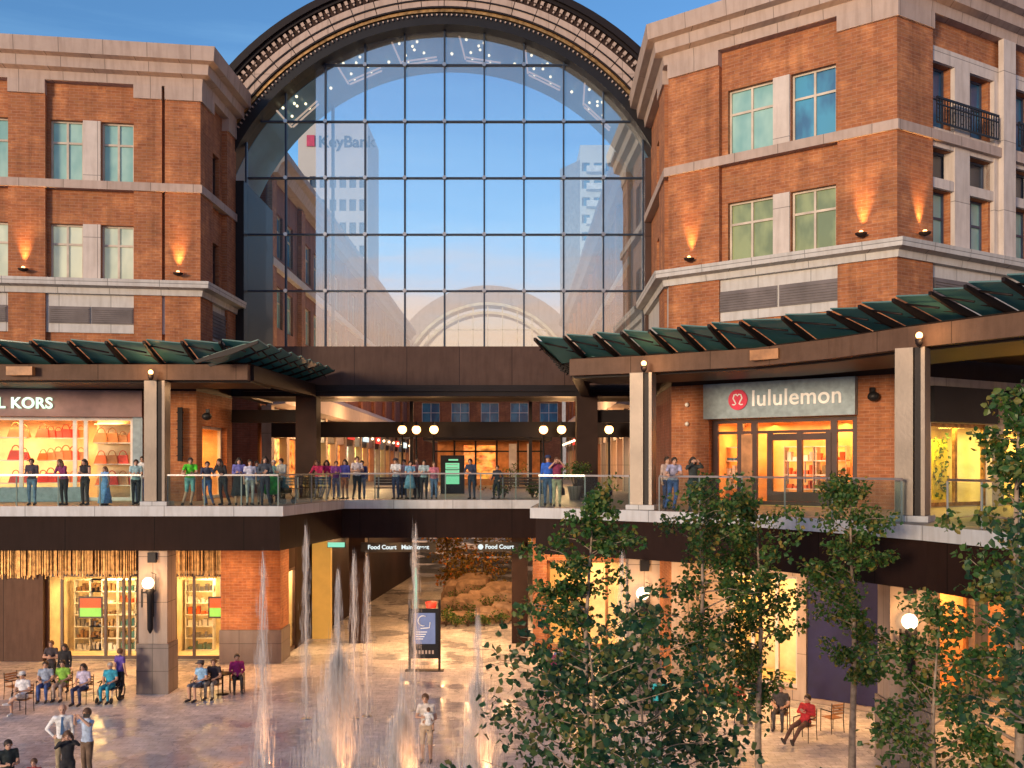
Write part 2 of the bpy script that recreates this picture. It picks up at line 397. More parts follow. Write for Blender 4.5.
def wallgrid(mb, fr, u0, u1, z0, z1, holes, w0=-.45, w1=0., mi=0):
    us = sorted({u0, u1}|{max(u0, min(u1, h[0])) for h in holes}|{max(u0, min(u1, h[1])) for h in holes})
    zs = sorted({z0, z1}|{h[2] for h in holes}|{h[3] for h in holes})
    zs = [z for z in zs if z0 <= z <= z1]
    def solid(i, j):
        if i < 0 or j < 0 or i >= len(us)-1 or j >= len(zs)-1: return False
        a, b = (us[i]+us[i+1])/2, (zs[j]+zs[j+1])/2
        return not any(h[0] < a < h[1] and h[2] < b < h[3] for h in holes)
    for i in range(len(us)-1):
        for j in range(len(zs)-1):
            if not solid(i, j): continue
            a, b, c, d = us[i], us[i+1], zs[j], zs[j+1]; P = fr.P
            mb.add([P(a,w1,c), P(b,w1,c), P(b,w1,d), P(a,w1,d)], [(0,1,2,3)], mi)
            mb.add([P(a,w0,c), P(b,w0,c), P(b,w0,d), P(a,w0,d)], [(3,2,1,0)], mi)
            if not solid(i-1, j): mb.add([P(a,w0,c), P(a,w1,c), P(a,w1,d), P(a,w0,d)], [(0,1,2,3)], mi)
            if not solid(i+1, j): mb.add([P(b,w1,c), P(b,w0,c), P(b,w0,d), P(b,w1,d)], [(0,1,2,3)], mi)
            if not solid(i, j-1): mb.add([P(a,w0,c), P(b,w0,c), P(b,w1,c), P(a,w1,c)], [(0,1,2,3)], mi)
            if not solid(i, j+1): mb.add([P(a,w1,d), P(b,w1,d), P(b,w0,d), P(a,w0,d)], [(0,1,2,3)], mi)
def window(root, fr, u0, u1, z0, z1, pane='pane_teal', frame='frame', w=-.22, cols=2, transom=.64, name='window'):
    f = MB(); t = .07
    fr.box(f, u0, u0+t, w-.06, w+.06, z0, z1); fr.box(f, u1-t, u1, w-.06, w+.06, z0, z1)
    fr.box(f, u0+t, u1-t, w-.06, w+.06, z0, z0+t); fr.box(f, u0+t, u1-t, w-.06, w+.06, z1-t, z1)
    for i in range(1, cols):
        u = u0+(u1-u0)*i/cols; fr.box(f, u-.04, u+.04, w-.055, w+.055, z0+t, z1-t)
    if transom:
        z = z0+(z1-z0)*transom; fr.box(f, u0+t, u1-t, w-.05, w+.05, z-.04, z+.04)
    o = f.build(name, frame, root)
    p = MB(); fr.box(p, u0+.03, u1-.03, w-.03, w-.005, z0+.03, z1-.03); p.build('pane', pane, o)
    return o
def text(s, size, name, mat, parent, mtx, extrude=.03, offset=.0, align='LEFT', spacing=1.):
    c = bpy.data.curves.new('t', 'FONT'); c.body = s; c.size = size; c.extrude = extrude; c.offset = offset; c.align_x = align; c.space_character = spacing
    o = bpy.data.objects.new('t', c); COL.objects.link(o)
    dg = bpy.context.evaluated_depsgraph_get(); me = bpy.data.meshes.new_from_object(o.evaluated_get(dg))
    bpy.data.objects.remove(o); me.transform(mtx); me.materials.clear(); me.materials.append(M[mat])
    return link(name, me, parent)
def lerp_path(pts, step):
    out = []; acc = 0.
    for a, b in zip(pts, pts[1:]):
        a = Vector(a); b = Vector(b); L = (b-a).length; n = max(1, round(L/step))
        for i in range(n): out.append((a+(b-a)*i/n, (b-a).normalized()))
    out.append((Vector(pts[-1]), (Vector(pts[-1])-Vector(pts[-2])).normalized()))
    return out
# ================================================================ setting
cam = bpy.data.cameras.new('camera'); co = link('camera', cam, None, (0, 0, CAMZ)); co.rotation_euler = (PI/2, 0, 0)
cam.sensor_width = 36; cam.lens = 36*1000/1024; cam.shift_y = 81/1024; cam.clip_end = 4000; cam.clip_start = .1
scn.camera = co

g = MB().box(-2500, 2500, -1500, 3500, -.5, 0).build('plaza', 'plaza'); tag(g, 'paved plaza of small stone setts, damp round the fountain', 'plaza', kind='structure')

SL = [(-30, 34.5), (-7.9, 34.5), (-6.8, 40.6), (1.3, 40.6), (.6, 33.3), (2.3, 32.5), (4.0, 31.2), (6.6, 29.0), (8.3, 26.2), (9.6, 23.5), (10.5, 20.8), (10.9, 18), (10.9, 14)]
slab = MB(); poly = SL+[(40, 14), (40, 130), (-40, 130), (-40, 34.5)]
poly = [(x, y) for x, y in poly]
def inset(pts, w):
    m = MB(); m.sweep([(-w, 0), (-w, 1)], pts); return [(m.v[i*2][0], m.v[i*2][1]) for i in range(len(pts))]
body = inset(SL, .18)
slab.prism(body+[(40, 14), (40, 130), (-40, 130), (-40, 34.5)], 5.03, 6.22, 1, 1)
slab.prism(SL+[(40.1, 14), (40.1, 130.1), (-40.1, 130.1), (-40.1, 34.5)], 6.23, ZF, 0, 2)
tag(slab.build('upper_walkway', ['slab', 'fascia', 'deck']), 'upper walkway with pale stone edge over a dark fascia', 'walkway', kind='structure')

# ---------------------------------------------------------------- buildings
PLl = [(-27, 37.07), (-12.4, 39.3), (-12.3, 43.9)]
PRr = [(6.1, 43.9), (5.9, 37.0), (12.2, 31.9), (26.5, 40.9)]
CORN = [(0, 22.7), (.30, 22.72), (.34, 23.05), (.62, 23.12), (.66, 23.5), (.92, 23.56), (.98, 24.1), (-.5, 24.12), (-.5, 22.7)]
LEDGE = [(.02, 14.55), (.30, 14.58), (.34, 14.8), (.62, 14.86), (.66, 15.12), (.0, 15.16)]
HW = [(21.3, 18.97), (17.3, 15.2)]
def shell(root, frs, PL, holes):
    for fr, h in zip(frs, holes):
        mb = MB(); wallgrid(mb, fr, 0, fr.L, 12.5, 22.75, h); mb.build('brick_wall', 'brick', root)
    m = MB().sweep(CORN, PL); m.build('cornice', 'stone_pink', root)
    m = MB().sweep([(.0, 18.62), (.30, 18.62), (.30, 18.94), (.0, 18.94)], PL); m.build('stone_belt', 'stone_pink', root)
    MB().sweep(LEDGE, PL).build('ledge', 'stone_white', root)
    MB().sweep([(-.3, 13.1), (.12, 13.1), (.12, 14.56), (-.3, 14.56)], PL).build('stone_frieze', 'stone_white', root)
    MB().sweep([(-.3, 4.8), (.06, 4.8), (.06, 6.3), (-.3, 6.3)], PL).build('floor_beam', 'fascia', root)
    MB().sweep([(-.35, 10.9), (.0, 10.9), (.0, 12.5), (-.35, 12.5)], PL).build('transfer_beam', 'bronze', root)
    MB().sweep([(-.35, 12.1), (.05, 12.1), (.05, 13.1), (-.35, 13.1)], PL).build('brick_course', 'brick', root)
    # roof
    MB().prism([tuple(Fr(a, b).P(0 if i == 0 else 0, -.6, 0)[:2]) for i, (a, b) in enumerate(zip(PL, PL[1:]))]+[PL[-1], (PL[-1][0]+(-14 if PL[0][0] < 0 else 2), PL[-1][1]+.1)], 23.3, 23.5).build('roof', 'grey', root)
def pier(root, pts, z0=12.6, z1=22.2, cap=True, name='brick_pier'):
    MB().sweep([(-.02, z0), (.22, z0), (.22, z1), (-.02, z1)], pts).build(name, 'brick_panel' if name != 'brick_pier' else 'brick', root)
    if cap: MB().sweep([(-.02, 22.2), (.30, 22.2), (.30, 22.9), (-.02, 22.9)], pts).build('pier_cap', 'stone_pink', root)
def vent(root, fr, u0, u1, z0=13.45, z1=14.1):
    m = MB(); fr.box(m, u0, u1, .122, .16, z0, z1, 0); n = 7
    for i in range(n): z = z0+.05+(z1-z0-.1)*i/n; fr.box(m, u0+.04, u1-.04, .16, .19, z, z+.04, 0)
    m.build('vent', 'vent', root)

LB = thing('brick_building', 'left three storey orange brick building with pale stone cornice and a handbag shop below', 'building', (-19, 39, 0))
LB.location = (0, 0, 0)
FL = Fr(PLl[0], PLl[1]); FS = Fr(PLl[1], PLl[2])
uL = FL.u
wl = [(-20, 10, 0), (50, 83, 1), (101.5, 134, 1)]
hol = []
for z1, z0 in HW:
    for a, b, k in wl: hol.append((max(0.2, uL(a)), uL(b), z0, z1))
    hol.append((uL(-75), uL(-35), z0, z1))
fsu = [(FS.u(209), FS.u(219))]
hs = [(a, b, z0, z1) for z1, z0 in ((20.9, 18.97), (17.2, 15.2)) for a, b in fsu]
shell(LB, [FL, FS], PLl, [hol, hs])
pk = ['pane_teal', 'pane_teal', 'pane_teal', 'pane_teal', 'pane_pale', 'pane_pale', 'pane_pale', 'pane_pale']
for h, p in zip(hol, pk): window(LB, FL, *h, pane=p)
for h in hs: window(LB, FS, *h, pane='pane_dark', frame='frame_dark', cols=2)
for z1, z0 in HW:
    m = MB(); FL.box(m, uL(83.5), uL(101), -.1, .09, z0-.02, z1+.0); m.build('stone_mullion', 'stone', LB)
pier(LB, [FL.P(uL(10), 0, 0), FL.P(uL(47), 0, 0)]); pier(LB, [FL.P(uL(135), 0, 0), FL.P(uL(163), 0, 0)])
pier(LB, [FL.P(uL(166), 0, 0), PLl[1], FS.P(1.3, 0, 0)], z0=11.9); pier(LB, [FS.P(3.2, 0, 0), FS.P(4.5, 0, 0)])
vent(LB, FL, uL(50), uL(91)); vent(LB, FL, uL(92.5), uL(134)); vent(LB, FL, uL(-30), uL(8)); vent(LB, FS, 1.4, 3.4, 13.2, 14.3)

RB_ = thing('brick_building', 'right brick building with a projecting corner pier and a stone bay of blue windows', 'building', (0, 0, 0))
F0, F1, F2 = Fr(PRr[0], PRr[1]), Fr(PRr[1], PRr[2]), Fr(PRr[2], PRr[3])
u1, u2 = F1.u, F2.u
h1 = [(u1(a), u1(b), z0, z1) for z1, z0 in HW for a, b in ((728, 773), (791, 836))]
bay = [(u2(928), u2(950)), (u2(966), u2(988)), (u2(1011), u2(1030)), (u2(1044), u2(1062))]
h2 = [(a, b, z0, z1) for z1, z0 in ((21.25, 19.1), (17.1, 15.2)) for a, b in bay]+[(u2(930), u2(957), 17.45, 18.45), (u2(964), u2(990), 17.45, 18.45), (u2(1012), u2(1034), 17.45, 18.45), (u2(1041), u2(1062), 17.45, 18.45)]
h0 = [(2.2, 3.6, z0, z1) for z1, z0 in HW]
shell(RB_, [F0, F1, F2], PRr, [h0, h1, h2])
for h, p in zip(h1, ['pane_teal', 'pane_blue', 'pane_green', 'pane_green']): window(RB_, F1, *h, pane=p)
for h in h0: window(RB_, F0, *h, pane='pane_dark')
for i, h in enumerate(h2):
    window(RB_, F2, *h, pane='pane_blue' if i < 4 else 'pane_teal' if i < 8 else 'pane_dark', frame='frame_blue', transom=.55 if i < 8 else 0, cols=2 if i < 8 else 1, w=-.3)
for z1, z0 in HW:
    m = MB(); F1.box(m, u1(774), u1(790.5), -.1, .09, z0-.02, z1); m.build('stone_mullion', 'stone', RB_)
pier(RB_, [F1.P(.0, 0, 0), F1.P(u1(722), 0, 0)]); pier(RB_, [F1.P(u1(840), 0, 0), PRr[2], F2.P(u2(927), 0, 0)], z0=11.9)
pier(RB_, [F0.P(4.9, 0, 0), F0.P(6.6, 0, 0)])
for a, b in ((708, 779), (781, 857)): vent(RB_, F1, u1(a), u1(b), 13.42, 14.15)
vent(RB_, F2, u2(930), u2(990), 13.42, 14.15)
# stone bay frame on the right face
m = MB()
for a, b in ((950.5, 965.5), (990, 1009), (1030.5, 1043.5), (1063, 1080)):
    F2.box(m, u2(a), u2(b), -.25, .16, 15.16, 21.25)
m.build('stone_pilaster', 'stone', RB_)
m = MB(); F2.box(m, u2(994), u2(1006), .165, .36, 15.16, 22.7); F2.box(m, u2(1066), u2(1080), .165, .36, 15.16, 22.7); m.build('stone_pilaster', 'stone', RB_)
m = MB()
for z0, z1 in ((21.26, 21.75), (18.46, 19.09), (17.11, 17.44)): F2.box(m, u2(927.5), u2(1080), .02, .14, z0, z1)
m.build('stone_lintel', 'stone', RB_)
for a, b in ((928, 990), (1010, 1062)):
    m = MB(); ua, ub = u2(a), u2(b)
    F2.box(m, ua, ub, .30, .35, 19.95, 20.02); F2.box(m, ua, ub, .30, .35, 19.15, 19.21); F2.box(m, ua, ub, .305, .345, 19.75, 19.79)
    k = int((ub-ua)/.14)
    for i in range(k+1): u = ua+(ub-ua)*i/k; F2.box(m, u-.014, u+.014, .31, .34, 19.2, 19.97)
    for i in range(0, k, 3):
        u = ua+(ub-ua)*(i+.5)/k; P = F2.P
        m.tube([P(u+.1*math.cos(q), .325, 19.48+.16*math.sin(q)) for q in [2*PI*j/10 for j in range(11)]], .012, 4)
    m.build('balcony_rail', 'black', RB_)

# ---------------------------------------------------------------- shops: a lit room behind glass
def shop(root, fr, ua, ub, z0, z1, bars, depth=3.2, frame='frame_dark', wall='cream', energy=90, lc=(1, .62, .28), w=-.3, zdoor=None, doors=(), fw=.06, lx=.4):
    r = MB(); a, b = ua, ub
    def q(u0_, u1_, w0_, w1_, zz0, zz1): fr.box(r, u0_, u1_, w0_, w1_, zz0, zz1)
    q(a-.12, b+.12, w-depth-.12, w-depth, z0, z1+.12); q(a-.12, a, w-depth, w, z0, z1+.12); q(b, b+.12, w-depth, w, z0, z1+.12)
    q(a, b, w-depth, w, z1, z1+.12); q(a, b, w-depth, w, z0-.0, z0+.03)
    r.build('shop_interior', wall, root)
    f = MB()
    for u in [a+fw]+list(bars)+[b-fw]: fr.box(f, u-fw, u+fw, w-.05, w+.07, z0+.03, z1)
    fr.box(f, a, b, w-.045, w+.065, z1-.12, z1-.001); fr.box(f, a, b, w-.045, w+.065, z0+.032, z0+.16)
    if zdoor: fr.box(f, a, b, w-.04, w+.06, zdoor-.05, zdoor+.05)
    fo = f.build('shop_front', frame, root)
    gl = MB(); fr.box(gl, a, b, w-.012, w-.002, z0+.1, z1-.05); gl.build('pane', 'shop_glass', fo)
    n = max(1, round((b-a)/3))
    for i in range(n):
        u = a+(b-a)*(i+.5)/n; p = fr.P(u, w-depth*lx-.2, z1-.14)
        light('shop_light', 'AREA', p, energy, lc, size=1.6)
    return w

# MK shop, upper left
zs = ZF
m = MB(); wallgrid(m, FL, 0, FL.L, zs, 10.9, [(.2, uL(133), zs, 9.85)]); m.build('brick_wall', 'brick', LB)
m = MB(); wallgrid(m, FS, 0, FS.L, zs, 10.9, [(.7, 3.9, zs, 9.6)]); m.build('brick_wall', 'brick_panel', LB)
m = MB(); FL.box(m, .2, uL(143), .0, .25, 9.86, 10.88); m.build('sign_band', 'plum', LB)
shop(LB, FL, .25, uL(132.8), zs, 9.85, [uL(19), uL(73), uL(84)], frame='white', energy=85, lc=(1, .42, .13), wall='cream', fw=.07)
m = MB(); FL.box(m, uL(133.2), uL(143), -.1, .12, zs, 9.85); m.build('pilaster', 'signgrey', LB)
m = MB(); FL.box(m, .25, uL(84)-.1, -.22, .05, zs+.01, 7.15); m.build('sill_panel', 'signgrey', LB)
shop(LB, FS, .75, 3.85, zs, 9.6, [], frame='white', energy=70, lc=(1, .48, .16), wall='warmwall', depth=2.0)
sg = thing('shop_sign', 'lit green-white letters L KORS on the plum band over the handbag shop', 'sign', (0, 0, 0))
text('MICHAEL KORS', .58, 'lettering', 'neon', sg, FL.mat(uL(55), .30, 10.17), .03, .012, 'RIGHT', 1.05)
# lululemon, upper right
m = MB(); wallgrid(m, F1, 0, F1.L, zs, 10.9, [(u1(709), u1(857), zs, 9.62)]); m.build('brick_wall', 'brick_panel', RB_)
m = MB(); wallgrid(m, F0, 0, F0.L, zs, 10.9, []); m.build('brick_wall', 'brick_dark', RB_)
shop(RB_, F1, u1(709.3), u1(856.7), zs, 9.6, [u1(737), u1(751), u1(831)], zdoor=9.15, energy=75, lc=(1, .36, .09), wall='warmwall', fw=.11, depth=2.1)
m = MB()
for a in (767, 797, 826): F1.box(m, u1(a)-.09, u1(a)+.09, -.33, -.19, zs+.17, 9.1)
for a, b in ((769, 795), (799, 824)):
    F1.box(m, u1(a), u1(b), -.32, -.2, 8.85, 9.08); F1.box(m, u1(a), u1(b), -.32, -.2, zs+.17, zs+.5)
m.build('door', 'frame_dark', RB_)
m = MB(); F1.box(m, u1(738.5), u1(749.5), -.33, -.22, zs+.17, 9.08); m.build('door_panel', 'wood', RB_)
m = MB(); F1.box(m, u1(786)-.0, u1(786)+.03, -.18, -.12, 7.4, 8.1); F1.box(m, u1(803), u1(803)+.03, -.18, -.12, 7.4, 8.1); m.build('door_handle', 'steel', RB_)
sg = thing('shop_sign', 'grey banner sign reading lululemon beside a round red emblem', 'sign', (0, 0, 0))
m = MB(); F1.box(m, u1(707), u1(858), .03, .28, 9.64, 10.88); bd = m.build('sign_board', 'signgrey', sg)
text('lululemon', .78, 'lettering', 'letters', sg, F1.mat(u1(755), .285, 10.05), .03, .009, 'LEFT', 1.04)
uc = u1(742); m = MB(); P = F1.P; n = 28
ring = [(uc+.36*math.cos(2*PI*k/n), 10.28+.36*math.sin(2*PI*k/n)) for k in range(n)]
m.add([P(a, .285, b) for a, b in ring]+[P(a, .34, b) for a, b in ring], [tuple(range(n, 2*n))]+[(i, (i+1) % n, n+(i+1) % n, n+i) for i in range(n)]); m.build('emblem', 'pinkred', sg)
m = MB(); pts = []
for t in range(0, 21):
    q = R(-60+300*t/20); pts.append((uc+.165*math.cos(PI-q-PI/6*0)*1, 10.33+.15*math.sin(q)))
arc = [(uc-.2, 10.12), (uc-.13, 10.1), (uc-.06, 10.14), (uc-.1, 10.22), (uc-.17, 10.33), (uc-.13, 10.45), (uc-.05, 10.47), (uc, 10.41), (uc+.05, 10.47), (uc+.13, 10.45), (uc+.17, 10.33), (uc+.1, 10.22), (uc+.06, 10.14), (uc+.13, 10.1), (uc+.2, 10.12)]
m.tube([P(a, .35, b) for a, b in arc], .026, 6); m.build('emblem_mark', 'letters', sg)
# yellow shop round the corner
m = MB(); wallgrid(m, F2, 0, F2.L, zs, 10.9, [(u2(931), u2(992), zs, 9.4), (u2(1004), u2(1080), zs, 9.4)]); m.build('brick_wall', 'stone', RB_)
m = MB(); F2.box(m, u2(929), u2(993), .01, .2, 9.42, 10.6); F2.box(m, u2(1004), u2(1080), .01, .2, 9.42, 10.6); m.build('sign_band', 'black', RB_)
shop(RB_, F2, u2(931)+.02, u2(992)-.02, zs, 9.4, [(u2(931)+u2(992))/2], energy=95, lc=(1, .62, .10), wall='cream', depth=1.7, lx=.1, frame='gold')
shop(RB_, F2, u2(1004)+.02, u2(1080)-.02, zs, 9.4, [u2(1040)], energy=95, lc=(1, .55, .10), wall='cream', depth=1.7, lx=.1, frame='gold')

# lower level, left: bluish shopfront behind the column, ends in a brick pier
LL = thing('lower_shopfront', 'ground level shop under the left walkway with bright windows and a gilded valance', 'shop', (0, 0, 0))
FG = Fr((-26, 40.7), (-9.35, 40.7)); ug = FG.u; zt = 5.02
m = MB(); FG.box(m, 0, ug(43), -.3, 0, 0, zt); m.build('wall_panel', 'spandrel', LL)
shop(LL, FG, ug(43)+.02, ug(137), 0.02, 3.55, [ug(59), ug(103), ug(121), ug(127)], energy=120, lc=(1, .58, .2), wall='cream', depth=3.5, frame='frame_dark', fw=.05)
m = MB(); FG.box(m, ug(137)+.02, ug(164), -.3, 0, 0, zt); m.build('wall_panel', 'bronze', LL)
shop(LL, FG, ug(165), ug(249), 0.02, 3.55, [ug(173), ug(192), ug(234)], energy=120, lc=(1, .58, .2), wall='cream', depth=3.5, frame='frame_dark', fw=.05)
m = MB(); FG.box(m, ug(43)+.02, ug(249), -.42, -.14, 3.68, zt); m.build('header', 'bronze', LL)
random.seed(11)
for a, b in ((-10, 136), (166, 249)):
    m = MB(); u = ug(a)
    while u < ug(b):
        wd = random.uniform(.015, .05); d = random.uniform(0, .12)
        FG.box(m, u, u+wd, .02+d, .05+d, 3.35+random.uniform(0, .25), 4.95, 0); u += wd+random.uniform(.003, .03)
    m.build('gold_valance', 'gold', LL)
m = MB()
m.box(-11.75, -9.35, 40.35, 41.9, 1.35, zt, 0); m.box(-11.8, -9.3, 40.3, 41.95, 0, 1.34, 1); m.build('brick_pier', ['brick', 'granite'], LL)
FH = Fr((-9.4, 41.95), (-9.4, 46)); 
m = MB(); FH.box(m, 1.6, 4.0, -.3, 0, 0, zt); FH.box(m, 0, 1.6, -.28, -.02, 3.6, zt); m.build('wall_panel', 'bronze', LL)
shop(LL, FH, .02, 1.58, .02, 3.6, [], energy=90, depth=1.6, w=-.1, fw=.03)

# lower level, right
m = MB(); wallgrid(m, F1, 0, F1.L, 0, 4.8, [(u1(727), u1(797), .35, 4.2), (u1(806), u1(889), .15, 4.5)]); m.build('base_wall', 'col_stone', RB_)
shop(RB_, F1, u1(727)+.02, u1(797)-.02, .35, 4.2, [u1(750), u1(774)], energy=55, lc=(1, .52, .13), wall='cream', depth=2.5, frame='stone')
m = MB(); F1.box(m, u1(806)+.01, u1(889)-.01, -.3, -.1, .15, 4.5); m.build('window_panel', 'navy', RB_)
m = MB(); wallgrid(m, F2, 0, F2.L, 0, 4.8, [(u2(940), u2(975), .3, 4.2), (u2(988), u2(1060), .3, 4.2)]); m.build('base_wall', 'col_stone', RB_)
shop(RB_, F2, u2(940)+.02, u2(975)-.02, .3, 4.2, [], energy=70, lc=(1, .42, .12), wall='warmwall', depth=2.5, frame='wood')
shop(RB_, F2, u2(988)+.02, u2(1060)-.02, .3, 4.2, [u2(1020)], energy=70, lc=(1, .42, .12), wall='warmwall', depth=2.5, frame='wood')
RL = thing('lower_shopfront', 'ground level shop behind the aspens beside the passage on the right', 'shop', (0, 0, 0))
FK = Fr((.9, 43.0), (6.0, 43.0)); m = MB(); wallgrid(m, FK, 0, 5.1, 0, 5.02, [(.6, 4.4, .1, 3.9)]); m.build('wall_panel', 'brick', RL)
shop(RL, FK, .62, 4.38, .1, 3.9, [1.9, 3.2], energy=70, lc=(1, .50, .16), depth=2.5, frame='wood')
m = MB(); wallgrid(m, F0, 0, F0.L, 0, 4.8, []); m.build('base_wall', 'brick', RB_)

# ---------------------------------------------------------------- the glazed arch between the buildings
AR = thing('glazed_arch', 'great round arch of stone and bronze filled with a grid of glass panes', 'arch', (0, 0, 0))
CX, CZ, AY = -2.95, 16.93, 44.0
def ring(mb, r0, r1, y0, y1, a0=-12, a1=192, n=72, cx=CX, cz=CZ, mi=0):
    vs = []; fs = []
    for i in range(n+1):
        a = R(a0+(a1-a0)*i/n); c, s_ = math.cos(a), math.sin(a)
        vs += [(cx+r0*c, y0, cz+r0*s_), (cx+r1*c, y0, cz+r1*s_), (cx+r1*c, y1, cz+r1*s_), (cx+r0*c, y1, cz+r0*s_)]
    for i in range(n):
        for j in range(4): fs.append((i*4+j, i*4+(j+1) % 4, (i+1)*4+(j+1) % 4, (i+1)*4+j))
    fs += [(0, 3, 2, 1), (n*4, n*4+1, n*4+2, n*4+3)]
    mb.add(vs, fs, mi, False); return mb
A = AR
m = MB(); ring(m, 12.2, 12.5, AY-.75, AY+.9); ring(m, 12.06, 12.2, AY-.6, AY+.9); m.build('outer_moulding', 'steel_dark', A)
m = MB(); ring(m, 11.66, 12.06, AY-.42, AY+.9)
m.build('frieze_band', 'bronze', A)
def beads(r, y, k, s_, name, mat_, a0=4, a1=176):
    mb = MB()
    for i in range(k):
        a = R(a0+(a1-a0)*i/(k-1)); t = Vector((-math.sin(a), 0, math.cos(a))); nn = Vector((math.cos(a), 0, math.sin(a)))
        c = Vector((CX, y, CZ))+nn*r; q = []
        for yy in (0, .1):
            q.append([c+t*s_*sx+nn*s_*sy*1.2+Vector((0, -yy, 0)) for sx, sy in ((-1, -1), (1, -1), (1, 1), (-1, 1))])
        mb.hexa(q[0], q[1])
    o_ = mb.build(name, mat_, A); o_['kind'] = 'stuff'; return o_
beads(11.94, AY-.42, 120, .07, 'dentil_course', 'stone_pink'); beads(11.76, AY-.42, 120, .035, 'dentil_course', 'stone_pink')
m = MB()
for i in range(34):
    a0 = 3+174*i/34; ring(m, 11.02, 11.62, AY-.52, AY+.9, a0+.09, a0+174/34-.09, 4)
m.build('voussoirs', 'stone_pink', A)
m = MB(); ring(m, 11.0, 11.64, AY-.42, AY+.85); m.build('arch_core', 'steel_dark', A)
m = MB(); ring(m, 11.28, 11.34, AY-.57, AY-.5); ring(m, 10.94, 11.01, AY-.58, AY+.9); m.build('reveal_line', 'steel_dark', A)
m = MB(); ring(m, 10.80, 10.93, AY-.48, AY+.9); m.build('bronze_trim', 'gold', A)
m = MB(); ring(m, 10.3, 10.79, AY-.38, AY+.9); m.build('inner_ring', 'black', A)
beads(10.68, AY-.38, 150, .03, 'dentil_course', 'stone_pink')
# vault soffit between the two faces
m = MB(); ring(m, 10.3, 10.7, AY+.95, 49.0); m.build('vault_soffit', 'vault', A)
# jambs
m = MB(); m.box(-12.25, -11.72, AY-.3, 49, 11, CZ+3.5); m.build('jamb', 'black', A)
m = MB(); m.box(5.82, 6.4, AY-.3, 49, 5.03, CZ+4.5); m.build('jamb', 'spandrel', A)
# glass and mullions
GX = [5.8-1.757*k for k in range(11)]; GZ = [13.2+2.5*k for k in range(6)]
def chordtop(x, r): d = r*r-(x-CX)**2; return CZ+math.sqrt(d) if d > 0 else CZ
m = MB()
for x in GX: m.box(x-.035, x+.035, AY+.2, AY+.42, 13.0, min(chordtop(x, 10.32), 27.3))
m.build('mullion', 'mull', A)
m = MB()
for z in GZ[1:]:
    hw = math.sqrt(max(0, 10.33**2-(z-CZ)**2)) if z > CZ else 99
    m.box(max(-11.7, CX-hw), min(5.8, CX+hw), AY+.22, AY+.40, z-.035, z+.035)
m.build('transom', 'mull', A)
m = MB()
for x in GX[1:-1]:
    for z in GZ[1:]:
        if z < chordtop(x, 10.1): m.tube([(x, AY+.14, z), (x, AY+.19, z)], .09, 8, smooth=False)
m.build('patch_fitting', 'steel', A)
def glass_sheet(y, x0, x1, z0, r, n=40):
    pts = [(x1, z0)]
    for i in range(n+1):
        x = x1+(x0-x1)*i/n; pts.append((x, chordtop(x, r)))
    pts.append((x0, z0)); mb = MB(); k = len(pts)
    mb.add([(x, y, z) for x, z in pts]+[(x, y+.02, z) for x, z in pts], [tuple(range(k)), tuple(range(k, 2*k))[::-1]]+[(i, i+k, (i+1) % k+k, (i+1) % k) for i in range(k)])
    return mb
glass_sheet(AY+.3, -11.72, -8.70, 13.1, 10.31).build('front_glazing', 'arch_glass', A); glass_sheet(AY+.3, -8.69, 5.82, 13.1, 10.31).build('front_glazing', 'mirror_glass', A)
glass_sheet(48.8, -8.72, 5.82, 13.1, 10.31).build('rear_glazing', 'rear_glass', A)
m = MB(); m.box(-8.80, -8.68, 48.7, 48.95, 13.1, chordtop(-8.7, 10.3)); m.build('mullion', 'mull', A)
# crown ornaments with bulbs on the soffit
for i, deg in enumerate((132, 113, 98, 81, 64, 47)):
    a = R(deg); nn = Vector((math.cos(a), 0, math.sin(a))); t = Vector((math.sin(a), 0, -math.cos(a))); rr = 10.16; yy = 46.0
    def PP(s_, d): return tuple(Vector((CX, yy, CZ))+nn*rr+t*s_+Vector((0, -d*1.35+1.2, 0)))
    where = ['lowest on the left', 'second from the left', 'left of the top', 'right of the top', 'second from the right', 'lowest on the right'][i]
    cr = thing('crown_ornament', 'lit crown outline with small bulbs on the vault, '+where, 'ornament', (0, 0, 0), 0, 'crown ornaments on the vault')
    mb = MB()
    for d in (0., .28): mb.tube([PP(-.8, d), PP(.85, d)], .045, 5)
    mb.tube([PP(-.85, .1), PP(-1.0, 1.9)], .045, 5); mb.build('crown_base', 'tube', cr)
    mb = MB()
    for s_, d in ((-.5, .25), (.35, .25), (-.55, .75), (.3, .75), (-.1, 1.1), (-.7, 1.75), (.1, 1.7), (-.15, 1.4)): mb.ball(PP(s_, d), .062, 8)
    mb.build('bulb', 'star', cr)
for i in range(5):
    a = R(122.5-16.7*i); c = Vector((CX, 46.4, CZ))+Vector((math.cos(a), 0, math.sin(a)))*10.15
    tag(MB().ball(c, .07, 8).build('vault_lamp', 'star'), 'tiny bulb between crown ornaments on the vault', 'lamp', 'single bulbs on the vault')
